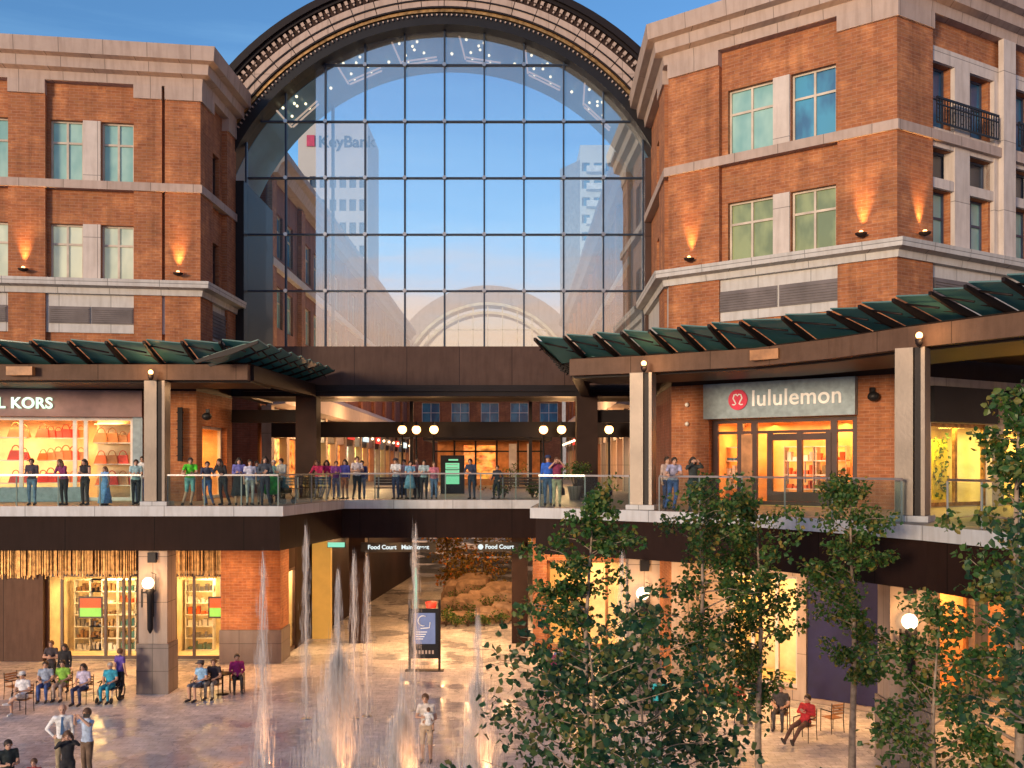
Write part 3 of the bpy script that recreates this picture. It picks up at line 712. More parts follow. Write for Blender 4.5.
# bridge girder under the glass
m = MB(); m.box(-11.7, 6.2, AY-.25, AY+.9, 11.5, 13.19); m.build('girder', 'spandrel', A)
m = MB(); m.box(-11.7, 6.2, AY-.4, AY+.9, 11.0, 11.49); m.box(-11.7, 6.2, AY-.52, AY-.38, 11.2, 11.3); m.build('lower_beam', 'steel_dark', A)
m = MB(); m.box(-11.7, 6.2, AY+.92, 49, 11.1, 11.3); m.build('bridge_soffit', 'soffit', A)
m = MB(); m.box(-11.7, 6.2, 48.6, 49, 9.35, 10.1); m.build('rear_beam', 'steel_dark', A)
for x in (-8.9, 3.25):
    m = MB(); m.box(x-.45, x+.45, 43.2, 44.2, ZF, 10.98); m.build('pier', 'bronze', A)
m = MB()
for a, b in ((-12.2, -9.37), (3.72, 5.8)): m.box(a, b, 43.5, 44.0, 9.85, 10.4)
m.build('cross_beam', 'steel_dark', A)
m = MB()
for x in (-4.9, 3.2, .9): m.box(x-.08, x+.08, 48.7, 48.9, ZF, 11.1)
m.build('post', 'steel_dark', A)
for x in (-6.95, .35):
    tag(MB().box(x-.36, x+.36, 44.8, 45.6, .0, 5.02).build('passage_pier', 'bronze'), 'dark bronze pier on the %s side of the lit ground passage' % ('left' if x < 0 else 'right'), 'pier', 'piers of the ground passage')

# ---------------------------------------------------------------- columns, beams, canopies
cols = [(-12.45, 34.98, 'left', 'stone'), (4.15, 32.0, 'middle', ''), (10.05, 25.2, 'right', '')]
for x, y, nm, _ in cols:
    c = thing('canopy_column', 'square clad column carrying the glass canopy, %s one on the walkway edge' % nm, 'column', (x, y, ZF), R(0 if x < 0 else -22 if x < 6 else -35), 'canopy columns')
    m = MB()
    m.box(-.31, .12, -.3, .3, .16, 4.35); m.build('shaft', 'alu', c); m = MB(); m.box(.15, .30, -.26, .26, .16, 4.35); m.build('shaft', 'steel_dark', c)
    m = MB(); m.box(.305, .40, -.3, .3, .16, 4.35); m.build('flange', 'alu', c)
    MB().box(-.42, .5, -.4, .4, .0, .155).build('plinth', 'slab', c)
    l = thing('column_lamp', 'small glaring lamp on top of the %s canopy column' % nm, 'lamp', (x, y-.4, ZF+4.62), 0, 'lamps on the canopy columns')
    MB().ball((0, -.12, 0), .085, 10).build('bulb', 'lamp', l); MB().lathe([(.04, -.28), (.09, -.2), (.1, -.1), (.05, -.07)], (0, -.12, 0)).build('lamp_base', 'steel_dark', l)
    light('lamp_light', 'POINT', (x, y-.85, ZF+4.6), 14, (1, .55, .22), shadow_soft_size=.1)
def stone_column(x, y, h, lab, lamp):
    c = thing('ground_column', lab, 'column', (x, y, 0), 0, 'stone columns under the walkway')
    MB().box(-.50, .50, -.45, .45, 1.75, 5.0).build('shaft', 'col_stone', c); MB().box(-.56, .56, -.51, .51, 0, 1.745).build('base', 'granite', c)
    MB().box(-.14, .14, -.6, -.451, 4.6, 4.95).build('bracket', 'black', c)
    l = thing('wall_lantern', lamp, 'lantern', (x-.08, y-.46, 3.9), 0, 'globe lanterns on the stone columns')
    MB().ball((0, -.24, 0), .21, 12).build('globe', 'lampw', l)
    m = MB(); m.lathe([(.03, -1.75), (.1, -1.6), (.11, -.4), (.17, -.28), (.12, -.2)], (.06, -.2, 0), 10); m.box(.0, .12, -.2, 0, -1.2, -.4); m.box(-.25, -.2, -.22, -.18, -.85, -.2); m.box(-.25, .1, -.22, -.18, -.36, -.3); m.tube([(.22, -.1, -.3), (.24, -.15, .3), (.1, -.2, .36)], .015, 5); m.build('torch_bracket', 'black', l)
    light('lantern_light', 'POINT', (x-.08, y-1.15, 3.95), 40, (1, .52, .2), shadow_soft_size=.15)
stone_column(-12.55, 35.4, 5, 'stone column with a granite base by the seated crowd on the left', 'glowing globe lantern on the stone column by the seated crowd')
stone_column(4.25, 32.6, 5, 'stone column half hidden behind the aspen leaves', 'glowing globe lantern seen through the aspen leaves')
stone_column(10.5, 26.9, 5, 'stone column behind the far right aspens', 'glowing globe lantern behind the far right aspens')

BL = [(-30, 34.9), (-9.2, 34.9)]; BL2 = [(-9.2, 35.2), (-8.6, 43.2)]
BR = [(1.95, 33.2), (4.2, 32.2), (7.2, 30.2), (8.9, 27.9), (10.15, 25.4), (12.4, 22.0), (12.6, 15)]
BR2 = [(3.1, 43.1), (2.1, 33.7)]
def canopy(lab, beams, outer, spacing, group):
    c = thing('glass_canopy', lab, 'canopy', (0, 0, 0), 0, group)
    for i, b in enumerate(beams):
        MB().sweep([(-.25, 10.96), (.12, 10.96), (.12, 11.5), (-.25, 11.5)], b).build('beam', 'beam' if i == 0 else 'steel_dark', c)
        MB().sweep([(-3.2, 10.9), (-.26, 10.9), (-.26, 11.15), (-3.2, 11.15)], b).build('soffit_beam', 'steel_dark', c) if i == 0 else None
    st = lerp_path(outer, spacing)
    for i, (p, d) in enumerate(st):
        n = Vector((d.y, -d.x)); a, b = Vector((p.x, p.y)), None
        prof = [(0.02, 12.15), (.02, 12.06), (-.9, 11.70), (-2.1, 11.42), (-2.2, 11.5), (-.9, 11.9)]
        vs = []
        for sgn in (-.045, .045):
            for w_, z_ in prof: q = a+n*w_+d*sgn; vs.append((q.x, q.y, z_))
        k = len(prof); mb = MB().add(vs, [tuple(range(k)), tuple(range(k, 2*k))[::-1]]+[(j, j+k, (j+1) % k+k, (j+1) % k) for j in range(k)])
        mb.build('bracket', 'steel_dark', c)
        if i < len(st)-1:
            p2, d2 = st[i+1]; n2 = Vector((d2.y, -d2.x)); g1 = p+d*.08; g2 = p2-d*.05
            o = []
            for zz in (0, .035):
                o.append([(g1.x, g1.y, 12.18+zz), (g2.x, g2.y, 12.06+zz), (*(g2-n2*1.9), 11.47+zz), (*(g1-n*1.9), 11.60+zz)])
            mb = MB(); mb.hexa(o[0], o[1]); mb.build('glass_louvre', 'canopy_glass', c)
            mb = MB()
            for w_ in (.35, 1.0, 1.6):
                q1 = g1-n*w_; q2 = g2-n2*w_; mb.tube([(q1.x, q1.y, 12.05-.09*w_), (q2.x, q2.y, 11.82-.09*w_)], .03, 5)
            mb.build('louvre_bar', 'steel_dark', c)
    # ceiling boards
    return c
CL = canopy('left glass and steel canopy stepping round the walkway corner', [BL, BL2], [(-30, 33.4), (-8.5, 33.4), (-7.7, 43.3)], 1.28, 'glass canopies')
CR = canopy('right curved glass and steel canopy rising towards the edge of the view', [BR, BR2], [(2.1, 43.2), (.75, 32.6), (2.6, 31.6), (4.2, 30.6), (6.6, 28.9), (8.5, 26.9), (10.0, 23.9), (11.3, 21.2), (11.9, 17.5), (11.9, 14)], 1.15, 'glass canopies')
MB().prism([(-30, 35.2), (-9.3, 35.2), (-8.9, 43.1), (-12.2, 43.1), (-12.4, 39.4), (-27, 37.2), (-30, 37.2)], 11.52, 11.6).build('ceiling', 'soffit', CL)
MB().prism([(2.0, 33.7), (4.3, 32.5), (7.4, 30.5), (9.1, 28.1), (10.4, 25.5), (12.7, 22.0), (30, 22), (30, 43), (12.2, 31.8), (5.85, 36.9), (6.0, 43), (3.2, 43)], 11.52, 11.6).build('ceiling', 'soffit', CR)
for x, y, lab in ((-16.9, 34.6, 'brown box lamp on the left canopy beam'), (7.55, 29.4, 'orange box lamp on the right canopy beam')):
    tag(MB().box(-.55, .35, -.12, .12, 0, .3).build('beam_lamp', 'wood', None, (x, y, 11.1)), lab, 'lamp').rotation_euler = (0, 0, 0 if x < 0 else -.7)
# downlights under the canopy ceilings
for x, y in ((-18, 36.4), (-15, 36.6), (-11, 37), (-10.6, 41), (5, 34.3), (8, 31.5), (10.5, 28.6), (13, 29)):
    light('canopy_downlight', 'AREA', (x, y, 10.85), 22, (1, .6, .3), size=.8)

# ---------------------------------------------------------------- railings
def railing(pts, lab, step=1.5):
    r = thing('glass_railing', lab, 'railing', (0, 0, 0), 0, 'glass railings of the walkway')
    MB().sweep([(-.03, ZF+1.04), (.03, ZF+1.04), (.03, ZF+1.10), (-.03, ZF+1.10)], pts).build('handrail', 'steel', r)
    MB().sweep([(-.007, ZF+.03), (.007, ZF+.03), (.007, ZF+1.02), (-.007, ZF+1.02)], pts).build('glass_pane', 'rail_glass', r)
    for p, d in lerp_path(pts, step): MB().box(p.x-.02, p.x+.02, p.y-.02+.05, p.y+.02+.05, ZF, ZF+1.04).build('post', 'grey', r)
ins = inset(SL, .3)
railing([(-26, 34.8), (-12.9, 34.8)], 'glass railing in front of the handbag shop')
railing([(-12.0, 34.8), (-8.15, 34.8), (-7.05, 40.9), (1.6, 40.9), (.92, 33.5), (2.4, 32.85), (3.75, 31.9)], 'glass railing stepping back along the middle of the walkway')
railing([(4.6, 31.2), (6.75, 29.3), (8.5, 26.5), (9.6, 24.6)], 'glass railing before the grey banner shop')
railing([(10.3, 23.6), (10.7, 21), (11.1, 18), (11.1, 14.2)], 'glass railing at the far right')
def edge(px, back=.75):
    """walkway edge under a bearing"""
    best = None
    for a, b in zip(SL, SL[1:]):
        f = Fr(a, b); u = f.u(px)
        if -.01 <= u <= f.L+.01:
            q = f.P(u, 0, 0)
            if q[1] > 5 and (best is None or q[1] < best[1]): best = q
    Y = best[1]+back; return ((px-512)*Y/1000, Y)
# ================================================================ the mall beyond the arch
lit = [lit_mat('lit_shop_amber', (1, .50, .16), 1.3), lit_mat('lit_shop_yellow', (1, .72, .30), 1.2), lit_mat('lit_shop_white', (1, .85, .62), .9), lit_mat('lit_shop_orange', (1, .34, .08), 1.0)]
def mall_row(p0, p1, lab, z1=23.4, nb=9, flip=False):
    B = thing('mall_building', lab, 'building', (0, 0, 0), 0, 'brick buildings along the mall beyond the arch')
    fr = Fr(p0, p1); bw = fr.L/nb; holes = []
    for i in range(nb):
        for a, b in ((.22, .44), (.56, .78)):
            holes += [(bw*(i+a), bw*(i+b), 18.9, 21.2), (bw*(i+a), bw*(i+b), 15.2, 17.4)]
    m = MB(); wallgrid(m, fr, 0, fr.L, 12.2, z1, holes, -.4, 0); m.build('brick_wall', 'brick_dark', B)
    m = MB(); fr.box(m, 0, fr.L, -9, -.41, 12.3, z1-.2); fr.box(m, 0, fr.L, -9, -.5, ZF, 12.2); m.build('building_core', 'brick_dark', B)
    for h in holes: window(B, fr, *h, pane='pane_blue' if h[2] > 18 else 'pane_teal', w=-.2)
    m = MB()
    for i in range(nb+1):
        m = MB(); u = min(max(bw*i, .45), fr.L-.45); fr.box(m, u-.5, u+.5, .01, .25, 12.3, z1-.8); m.build('brick_pier', 'brick', B)
    pl = [fr.P(0, 0, 0), fr.P(fr.L, 0, 0)]
    MB().sweep([(0, z1-.7), (.5, z1-.65), (.7, z1-.2), (1., z1), (1., z1+.35), (-.4, z1+.35), (-.4, z1-.7)], pl).build('cornice', 'stone_pink', B)
    MB().sweep([(.0, 18.1), (.3, 18.1), (.3, 18.5), (0, 18.5)], pl).build('stone_belt', 'stone', B)
    MB().sweep([(.0, 11.0), (.9, 11.1), (.9, 12.0), (.5, 12.4), (0, 12.4)], pl).build('ledge', 'stone', B)
    m = MB(); nb2 = nb*2; b2 = fr.L/nb2
    for i in range(nb2+1):
        m = MB(); u = min(max(b2*i, .3), fr.L-.3); fr.box(m, u-.3, u+.3, -.3, .2, ZF, 11.0); m.build('shop_pier', 'col_stone', B)
    for i in range(nb2):
        k = (i*7+3*flip) % 4; m = MB(); fr.box(m, b2*i+.32, b2*(i+1)-.32, -.28, -.2, ZF+.02, 9.4); m.build('lit_window', lit[k], B)
        m = MB(); fr.box(m, b2*i+.32, b2*(i+1)-.32, -.2, .1, 9.45, 10.9); m.build('sign_band', ['black', 'plum', 'bronze', 'signgrey'][(i*5) % 4], B)
        if i % 2 == 0:
            m = MB(); fr.box(m, b2*i+.4, b2*(i+1)-.4, .25, .32, 9.9, 10.5); m.build('shop_sign', ['white_glow', 'red_sign', 'white', 'red_sign'][(i//2+flip) % 4] if i > 2 else 'white', B)
        MB().ball(fr.P(b2*i+.1, .55, 10.2), .11, 6).build('row_lamp', 'lampw', B)
    return B
mall_row((-12.3, 50.3), (-12.3, 118), 'long brick building receding on the left of the mall beyond the arch')
mall_row((6.15, 110), (6.15, 50.3), 'pale brick building receding on the right of the mall beyond the arch', flip=True)
# warm promenade lights
for x, y in ((-9, 54), (-9, 66), (-6, 78), (3, 56), (3, 70), (-3, 90)):
    light('promenade_light', 'POINT', (x, y, 10.3), 420, (1, .52, .22), shadow_soft_size=.4)
for x in (-7.5, -3, 1.5): light('bridge_downlight', 'AREA', (x, 46.5, 11.0), 30, (1, .6, .3), size=1.2)

# far bridge building with its own arch
FA = thing('far_bridge', 'distant brick bridge building with a second glazed arch at the end of the mall', 'building', (0, 0, 0))
ff = Fr((-12.2, 122), (6.1, 122)); hol = [(1.2+3.6*i, 3.4+3.6*i, 12.2, 15.6) for i in range(5)]
m = MB(); wallgrid(m, ff, 0, ff.L, ZF, 17.2, hol, -3); m.build('brick_wall', 'brick', FA)
for h in hol: window(FA, ff, *h, pane='pane_blue', frame='white')
m = MB(); ring(m, 10.6, 12.6, 121.3, 124, 0, 180, 48, CX, 17.2); m.build('stone_ring', 'stone_pink', FA)
m = MB(); ring(m, 9.2, 9.5, 121.6, 124, 0, 180, 48, CX, 17.2); ring(m, 10.2, 10.55, 121.2, 124, 0, 180, 48, CX, 17.2)
for k in range(11):
    x = CX-9+1.8*k; m.box(x-.07, x+.07, 121.9, 122.1, 17.2, 17.2+math.sqrt(max(.2, 10.2**2-(x-CX)**2)))
for z in (19.5, 22, 24.5): h = math.sqrt(10.2**2-(z-17.2)**2); m.box(CX-h, CX+h, 121.9, 122.1, z-.07, z+.07)
m.build('mullion', 'cream', FA)
m = MB(); k = 25; pts = [(CX+10.2*math.cos(PI*i/24), 17.2+10.2*math.sin(PI*i/24)) for i in range(25)]
m.add([(x, 122.2, z) for x, z in pts], [tuple(range(25))]); m.add([(x, 122.4, z) for x, z in pts], [tuple(range(25))[::-1]]); m.build('glazing', 'rear_glass', FA)
MB().sweep([(-.1, 16.6), (.5, 16.6), (.6, 17.2), (-.1, 17.2)], [(-12.2, 122), (6.1, 122)]).build('cornice', 'stone', FA)

# bank tower (left) and apartment tower (right)
def tower(name, lab, x0, x1, y0, y1, z1, cols_, rows, matw, winmat, zt=4, band=True):
    t = thing(name, lab, 'tower', (0, 0, 0)); fr = Fr((x0, y0), (x1, y0)); hol = []; cw = fr.L/cols_; rh = (z1-zt-ZF)/rows
    for i in range(cols_):
        for j in range(rows): hol.append((cw*(i+.16), cw*(i+.84), ZF+rh*(j+.35), ZF+rh*(j+.85)))
    m = MB(); wallgrid(m, fr, 0, fr.L, 0, z1, hol, -.8); m.build('wall', matw, t)
    m = MB(); m.box(x0, x1, y0+.81, y1, 0, z1-.1); m.build('tower_core', matw, t)
    m = MB()
    for h in hol: fr.box(m, h[0], h[1], -.6, -.5, h[2], h[3])
    m.build('window_grid', winmat, t); return t, fr
M['tower_pale'] = pm('tower_concrete', (.62, .50, .44), .7, 0, .1, .1, 0, 'UV')
M['tower_white'] = pm('tower_white', (.70, .70, .68), .6, 0, .1, .1, 0, 'UV')
KT, kf = tower('bank_tower', 'pale office tower with square windows and KeyBank letters at its top, seen through the arch', -38.5, -26.0, 180, 195, 69.6, 7, 13, 'tower_pale', 'pane_dark', 9)
text('KeyBank', 2.9, 'lettering', 'black', KT, kf.mat(3.6, .1, 65.2), .1, .05, 'LEFT', 1.0)
m = MB(); kf.box(m, 1.6, 3.0, .05, .3, 65.3, 67.3); m.build('red_mark', 'pinkred', KT)
AT, af = tower('apartment_tower', 'white apartment tower with blue glass and stacked balconies, seen through the right of the arch', 13.6, 25.5, 200, 214, 72, 5, 18, 'tower_white', 'pane_blue', 3)
m = MB(); sf = Fr((9.9, 206), (13.55, 200)); sf.box(m, 0, sf.L, -8, 0, 0, 69)
m.build('side_wing', 'grey', AT)
m = MB()
for j in range(18):
    z = ZF+3.45*j+1; af.box(m, 1.2, 4.6, .02, 1.6, z, z+.3); af.box(m, 1.2, 4.6, 1.5, 1.6, z+.3, z+1.2)
m.build('balconies', 'white', AT)

# dark pavilion restaurant, lit kiosk sign, lamps, benches on the promenade
K = thing('pavilion', 'dark glass restaurant pavilion with an orange curtain on the promenade', 'pavilion', (0, 0, 0))
kf = Fr((-5.2, 66), (2.0, 66))
m = MB(); kf.box(m, -.6, 7.8, -6, .8, 9.6, 10.1); m.build('roof', 'black', K)
m = MB()
for u in (0, 1.4, 2.8, 4.2, 5.6, 7.1): kf.box(m, u-.06, u+.06, -.1, .05, ZF, 9.6)
kf.box(m, 0, 7.2, -.1, .05, 8.85, 8.95); m.build('frame', 'black', K)
m = MB(); kf.box(m, 0, 7.2, -4, -3.9, ZF, 9.6); m.build('back_wall', 'wood', K)
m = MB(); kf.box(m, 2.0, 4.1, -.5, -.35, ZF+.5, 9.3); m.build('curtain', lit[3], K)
m = MB(); kf.box(m, 5.0, 5.5, -.2, .1, ZF, 9.4); kf.box(m, 6.2, 6.5, -.2, .1, ZF, 9.4); m.build('white_column', 'white', K)
light('pavilion_light', 'AREA', (-1.5, 67.8, 9.5), 45, (1, .5, .2), size=3)
G = thing('directory_sign', 'free standing dark sign with a glowing green panel of rows behind the rail', 'sign', (-2.95, 49.5, ZF))
G.scale = (.95, 1, .95)
MB().box(-.62, .62, 0, .25, 0, 2.0).build('cabinet', 'black', G)
m = MB()
for z0, z1 in ((.95, 1.25), (1.29, 1.6), (.5, .91)): m.box(-.36, .36, -.03, 0, z0, z1)
m.box(-.2, .3, -.03, 0, 1.72, 1.8); m.build('screen', 'green_sign', G)
m = MB()
for z in (1.0, 1.18, 1.34, 1.5):
    m.box(-.32, .3, -.045, -.031, z, z+.03)
m.build('screen_rows', 'steel', G)
def street_lamp(x, y, lab):
    l = thing('street_lamp', lab, 'street lamp', (x, y, ZF), 0, 'glowing promenade lamps')
    MB().lathe([(.16, 0), (.14, .3), (.06, .4), (.045, 2.78), (.09, 2.83), (.05, 2.9)], n=8).build('post', 'black', l)
    MB().ball((0, 0, 3.1), .21, 12).build('globe', 'lamp', l); MB().lathe([(.22, 3.27), (.1, 3.36), (.02, 3.5)], n=10).build('cap', 'black', l)
for x, y, lab in ((-5.2, 47.4, 'tall promenade lamp, first from the left by the white-shirted group'), (-4.55, 47.6, 'tall promenade lamp just right of the first one'), (-3.7, 47.4, 'tall promenade lamp left of the green lit sign'),
                  (1.5, 47.6, 'tall promenade lamp above the man in blue'), (2.35, 47.4, 'tall promenade lamp beside the right dark pier'), (4.6, 47.4, 'tall promenade lamp right of the right dark pier')): street_lamp(x, y, lab)
def bench(x, y, lab, L=1.9):
    b = thing('bench', lab, 'bench', (x, y, ZF), 0, 'slatted benches on the walkway')
    m = MB()
    for k in range(4): m.box(-L/2, L/2, -.22+.11*k, -.13+.11*k, .42, .46)
    m.build('seat', 'beam', b); m = MB()
    for k in range(3): m.box(-L/2, L/2, .24, .27, .56+.12*k, .65+.12*k)
    m.build('backrest', 'beam', b)
    for s_ in (-1, 1):
        m = MB(); m.box(s_*(L/2-.15)-.03, s_*(L/2-.15)+.03, -.2, -.15, 0, .42); m.box(s_*(L/2-.15)-.03, s_*(L/2-.15)+.03, .18, .23, 0, .9); m.build('leg', 'steel', b)
bench(.55, 43.0, 'slatted bench behind the rail left of the man in blue', 2.2); bench(-4.9, 42.9, 'slatted bench behind the rail left of the white-shirted group', 2.0); bench(-9.6, 41.6, 'slatted bench by the left dark pier', 1.6)

def leaves(mb, c, n, r, size, rng, squash=.8, mi=0):
    for _ in range(n):
        while True:
            p = Vector((rng.uniform(-1, 1), rng.uniform(-1, 1), rng.uniform(-1, 1)))
            if p.length < 1: break
        p = Vector(c)+Vector((p.x*r, p.y*r, p.z*r*squash)); s_ = size*rng.uniform(.6, 1.3)
        a = Vector((rng.gauss(0, 1), rng.gauss(0, 1), rng.gauss(0, .7)-.5)).normalized(); b = a.cross(Vector((rng.gauss(0, 1), rng.gauss(0, 1), rng.gauss(0, 1)))).normalized(); k = a.cross(b)*.15
        mb.add([p, p+a*s_*.35+b*s_*.42+k*s_, p+a*s_*.8+b*s_*.25, p+a*s_*1.05, p+a*s_*.8-b*s_*.25, p+a*s_*.35-b*s_*.42+k*s_], [(0, 1, 2, 3), (0, 3, 4, 5)], mi)
def shrub(x, y, z, r, lab, mat_='leaf', n=260, pot=None, group='shrubs and planters', size=.09):
    rng = random.Random(int(x*100+y*37)); s_ = thing('shrub', lab, 'shrub', (x, y, z), 0, group)
    m = MB()
    h0 = 0
    if pot: MB().lathe([(.22, 0), (.32, .5), (.34, .55), (.28, .55), (.26, .45)], n=12).build('planter', pot, s_); h0 = .55
    for k in range(5):
        q = rng.uniform(0, 6.28); leaves(m, (r*.4*math.cos(q), r*.4*math.sin(q), h0+r*rng.uniform(.5, 1.1)), n//5, r*.6, size, rng)
    m.build('foliage', mat_, s_)
    t = MB()
    for k in range(4): q = k*1.6; t.tube([(0, 0, h0*.8), (r*.4*math.cos(q), r*.4*math.sin(q), h0+r)], [.03, .01], 4)
    t.build('stem', 'bark_d', s_)
shrub(-.35, 43.6, ZF, .55, 'low green shrub behind the bench left of the two men', 'leaf', 300)
shrub(.9, 43.9, ZF, .5, 'low green shrub at the right end of the bench', 'leaf', 300)
shrub(2.6, 41.2, ZF, .75, 'leafy potted bush at the foot of the right dark pier', 'leaf', 420, 'granite')
shrub(6.35, 33.3, ZF, .5, 'small potted bush beside the brick pier of the grey banner shop', 'leaf', 300, 'granite')
shrub(-.1, 58, ZF, 1.1, 'bushy planter in front of the pavilion', 'leaf', 500)

# ---------------------------------------------------------------- lower passage: garden, signs, ramp
rng = random.Random(5)
for i, (px, Y, r, h) in enumerate([(447, 50.5, .8, .7), (461, 51, 1.0, .9), (478, 50.6, .9, 1.0), (493, 51, 1.1, 1.3), (506, 51.8, 1.0, 1.6), (470, 53, 1.3, 1.9), (488, 54, 1.5, 2.3), (455, 54, 1.2, 1.6), (502, 55, 1.5, 2.6), (474, 56.5, 1.6, 3.0), (514, 53.5, 1.1, 2.2), (460, 57, 1.4, 2.6)]):
    x = (px-512)*Y/1000; bm = bmesh.new(); bmesh.ops.create_icosphere(bm, subdivisions=3, radius=1)
    for v in bm.verts:
        d = 1+.35*noise.noise(v.co*1.3+Vector((i*7, 0, 0)))+.12*noise.noise(v.co*4+Vector((i*3, 1, 0))); c_ = v.co.copy(); q_ = max(abs(c_.x), abs(c_.y), abs(c_.z)); c_ = c_.lerp(c_/q_*.9, .45); v.co = Vector((c_.x*r*.78*d, c_.y*r*.7*d, max(-.05, c_.z*h*.34*d+h*.26)))
    me = bpy.data.meshes.new('boulder'); bm.to_mesh(me); bm.free(); me.materials.append(M['rock'])
    tag(link('boulder', me, None, (x, Y, 0)), 'tan boulder in the lit rock garden beyond the passage', 'boulder', 'boulders of the rock garden')
def small_tree(x, y, z, h, r, lab, mt, n=1500, size=.16, clumps=16, group=None, trunk='bark_d', seed=1, h0=.35):
    rng = random.Random(seed); t = thing('tree', lab, 'tree', (x, y, z), 0, group)
    m = MB(); m.tube([(0, 0, 0), (.05*h*.1, .02, h*.4), (-.04, 0, h*.7), (0, .03, h*.95)], [.09*h/5, .07*h/5, .04*h/5, .01], 7); cr = MB()
    for k in range(clumps):
        zz = h*rng.uniform(h0, 1.); q = rng.uniform(0, 6.28); rr = r*rng.uniform(.3, 1)*(1.1-abs(zz/h-.62)*1.1)
        c = (rr*math.cos(q), rr*math.sin(q), zz); m.tube([(0, 0, zz*.8), ((c[0])*.5, c[1]*.5, zz*.93), c], [.03*h/5, .02*h/5, .006], 5)
        leaves(cr, c, n//clumps, r*.42, size, rng)
    m.build('trunk', trunk, t); cr.build('crown', mt, t)
small_tree(-1.6, 57.5, 0, 6, 2.6, 'small golden tree over the boulders beyond the passage', 'leaf_y', 2200, .2, seed=3, h0=.25)
small_tree(-3.9, 60, 0, 5.5, 2.2, 'second golden tree behind the sign post in the rock garden', 'leaf_y', 1600, .2, seed=4, h0=.25)
for px, Y, r in ((452, 52.2, .7), (470, 52, .6), (490, 52.6, .8), (480, 55, 1.0), (505, 53, .8), (462, 55, .9), (446, 49.6, .6), (456, 49.4, .5), (468, 49.5, .55), (484, 49.6, .45), (500, 50.2, .5)):
    shrub((px-512)*Y/1000, Y, 0, r, 'low green shrub among the rocks beyond the passage', 'leaf', 240, None, 'shrubs of the rock garden')
for x, y, z, e in ((-3.6, 47.5, 2.6, 190), (0, 47.8, 3, 170), (-2, 53, 4.7, 260), (-6, 56, 4, 110), (-5, 66, 4, 160), (1.5, 60, 4, 160)): light('garden_light', 'POINT', (x, y, min(z, 4.7)), e, (1, .50, .2), shadow_soft_size=.3)
for x in (-5.2, -3.0, -.9):
    tag(MB().lathe([(.3, 0), (.3, .06), (.02, .061)], (x, 42.6, 4.955), 14).build('ceiling_light', 'lamp'), 'round recessed ceiling light of the ground passage', 'ceiling light', 'recessed lights in the passage ceiling')
    light('passage_light', 'AREA', (x, 42.6, 4.9), 70, (1, .52, .2), size=.7)
light('passage_light', 'AREA', (-7.9, 42.8, 4.9), 60, (1, .52, .2), size=.7); light('passage_light', 'AREA', (2.8, 41.6, 4.9), 70, (1, .52, .2), size=.7)
for x, y in ((-20, 37), (-16, 37), (-14, 38), (-10.5, 37.6)): light('soffit_light', 'AREA', (x, y, 4.98), 70, (1, .42, .12), size=.8)
for x, y in ((5.2, 35.2), (8, 32.2), (10.8, 30), (14, 31), (6.6, 33)): light('soffit_light', 'AREA', (x, y, 4.98), 75, (1, .50, .18), size=.8)
PW = thing('passage_wall', 'dark wall with lit panels along the left side of the ground passage', 'wall', (0, 0, 0))
pf = Fr((-9.2, 46), (-7.2, 72)); m = MB(); pf.box(m, 0, pf.L, -.4, 0, 0, 5.0); m.build('wall', 'bronze', PW)
m = MB(); m.box(-9.3, -8.35, 46.02, 46.4, .0, 5.0); m.build('yellow_panel', pm('yellow_panel', (.5, .26, .05), .5, 0, .3, .5, 0, emit=(.8, .42, .08), es=.22), PW)
def hung(x, y, z, w_, lab, s1, mt='white_glow', h=.42):
    s_ = thing('hanging_sign', lab, 'sign', (x, y, z)); MB().box(-w_/2, w_/2, 0, .08, -h/2, h/2).build('board', 'black', s_)
    for q in (-1, 1): MB().box(q*w_*.4-.015, q*w_*.4+.015, .03, .05, h/2, 5.0-z).build('rod', 'black', s_)
    text(s1, .26, 'lettering', mt, s_, Matrix(((1, 0, 0, 0), (0, 0, -1, -.01), (0, 1, 0, -.08), (0, 0, 0, 1))), .005, .008, 'CENTER')
    return s_
hung(-5.0, 44.0, 4.38, 3.3, 'dark hanging sign with small white words on the passage left', 'Food Court   Main Street')
s_ = hung(-.55, 44.0, 4.4, 1.9, 'dark hanging sign with a round white mark on the passage right', 'Food Court')
MB().tube([(-.83, -.02, 0), (-.83, -.01, 0)], .12, 14, smooth=False).build('round_mark', 'white_glow', s_)
EX = thing('exit_sign', 'small pale green lit sign hung by the dark left pier', 'sign', (-7.6, 43.2, 4.55)); MB().box(-.36, .36, 0, .08, -.1, .1).build('panel', 'exit', EX); MB().box(-.4, .4, .081, .12, -.13, .4).build('bracket', 'black', EX)
tag(MB().lathe([(.28, 0), (.1, .1), (.06, 1.5), (.2, 1.55), (.26, 1.9), (.02, 1.95)], (-3.6, 44.5, 0), 12).build('red_post', 'redg'), 'small red post standing behind the framed map stand', 'post')

# framed map stand on the plaza
D = thing('map_stand', 'tall framed stand holding a blue poster on the plaza below the bridge', 'sign', (-3.4, 38.9, 0))
for x in (-.58, .58): MB().box(x-.045, x+.045, -.05, .05, 0, 2.75).build('leg', 'steel_dark', D)
MB().box(-.75, .75, -.2, .2, 0, .035).build('base_plate', 'steel_dark', D)
MB().box(-.53, .53, -.04, .04, .48, 2.42).build('cabinet', 'black', D)
MB().box(-.42, .42, -.06, -.041, 1.05, 2.25).build('poster', pm('poster_blue', (.12, .16, .32), .4, emit=(.2, .28, .5), es=.12), D)
m = MB(); m.tube([(-.05+.2*math.cos(q), -.07, 1.95+.2*math.sin(q)) for q in [R(60+25*k) for k in range(10)]], .02, 5); m.tube([(-.15, -.07, 1.65), (.2, -.07, 1.68), (.22, -.07, 1.9)], .02, 5)
for i in range(4): m.box(-.33, .1-.05*i, -.068, -.061, 1.5-.09*i, 1.53-.09*i)
m.build('poster_art', 'letters', D)
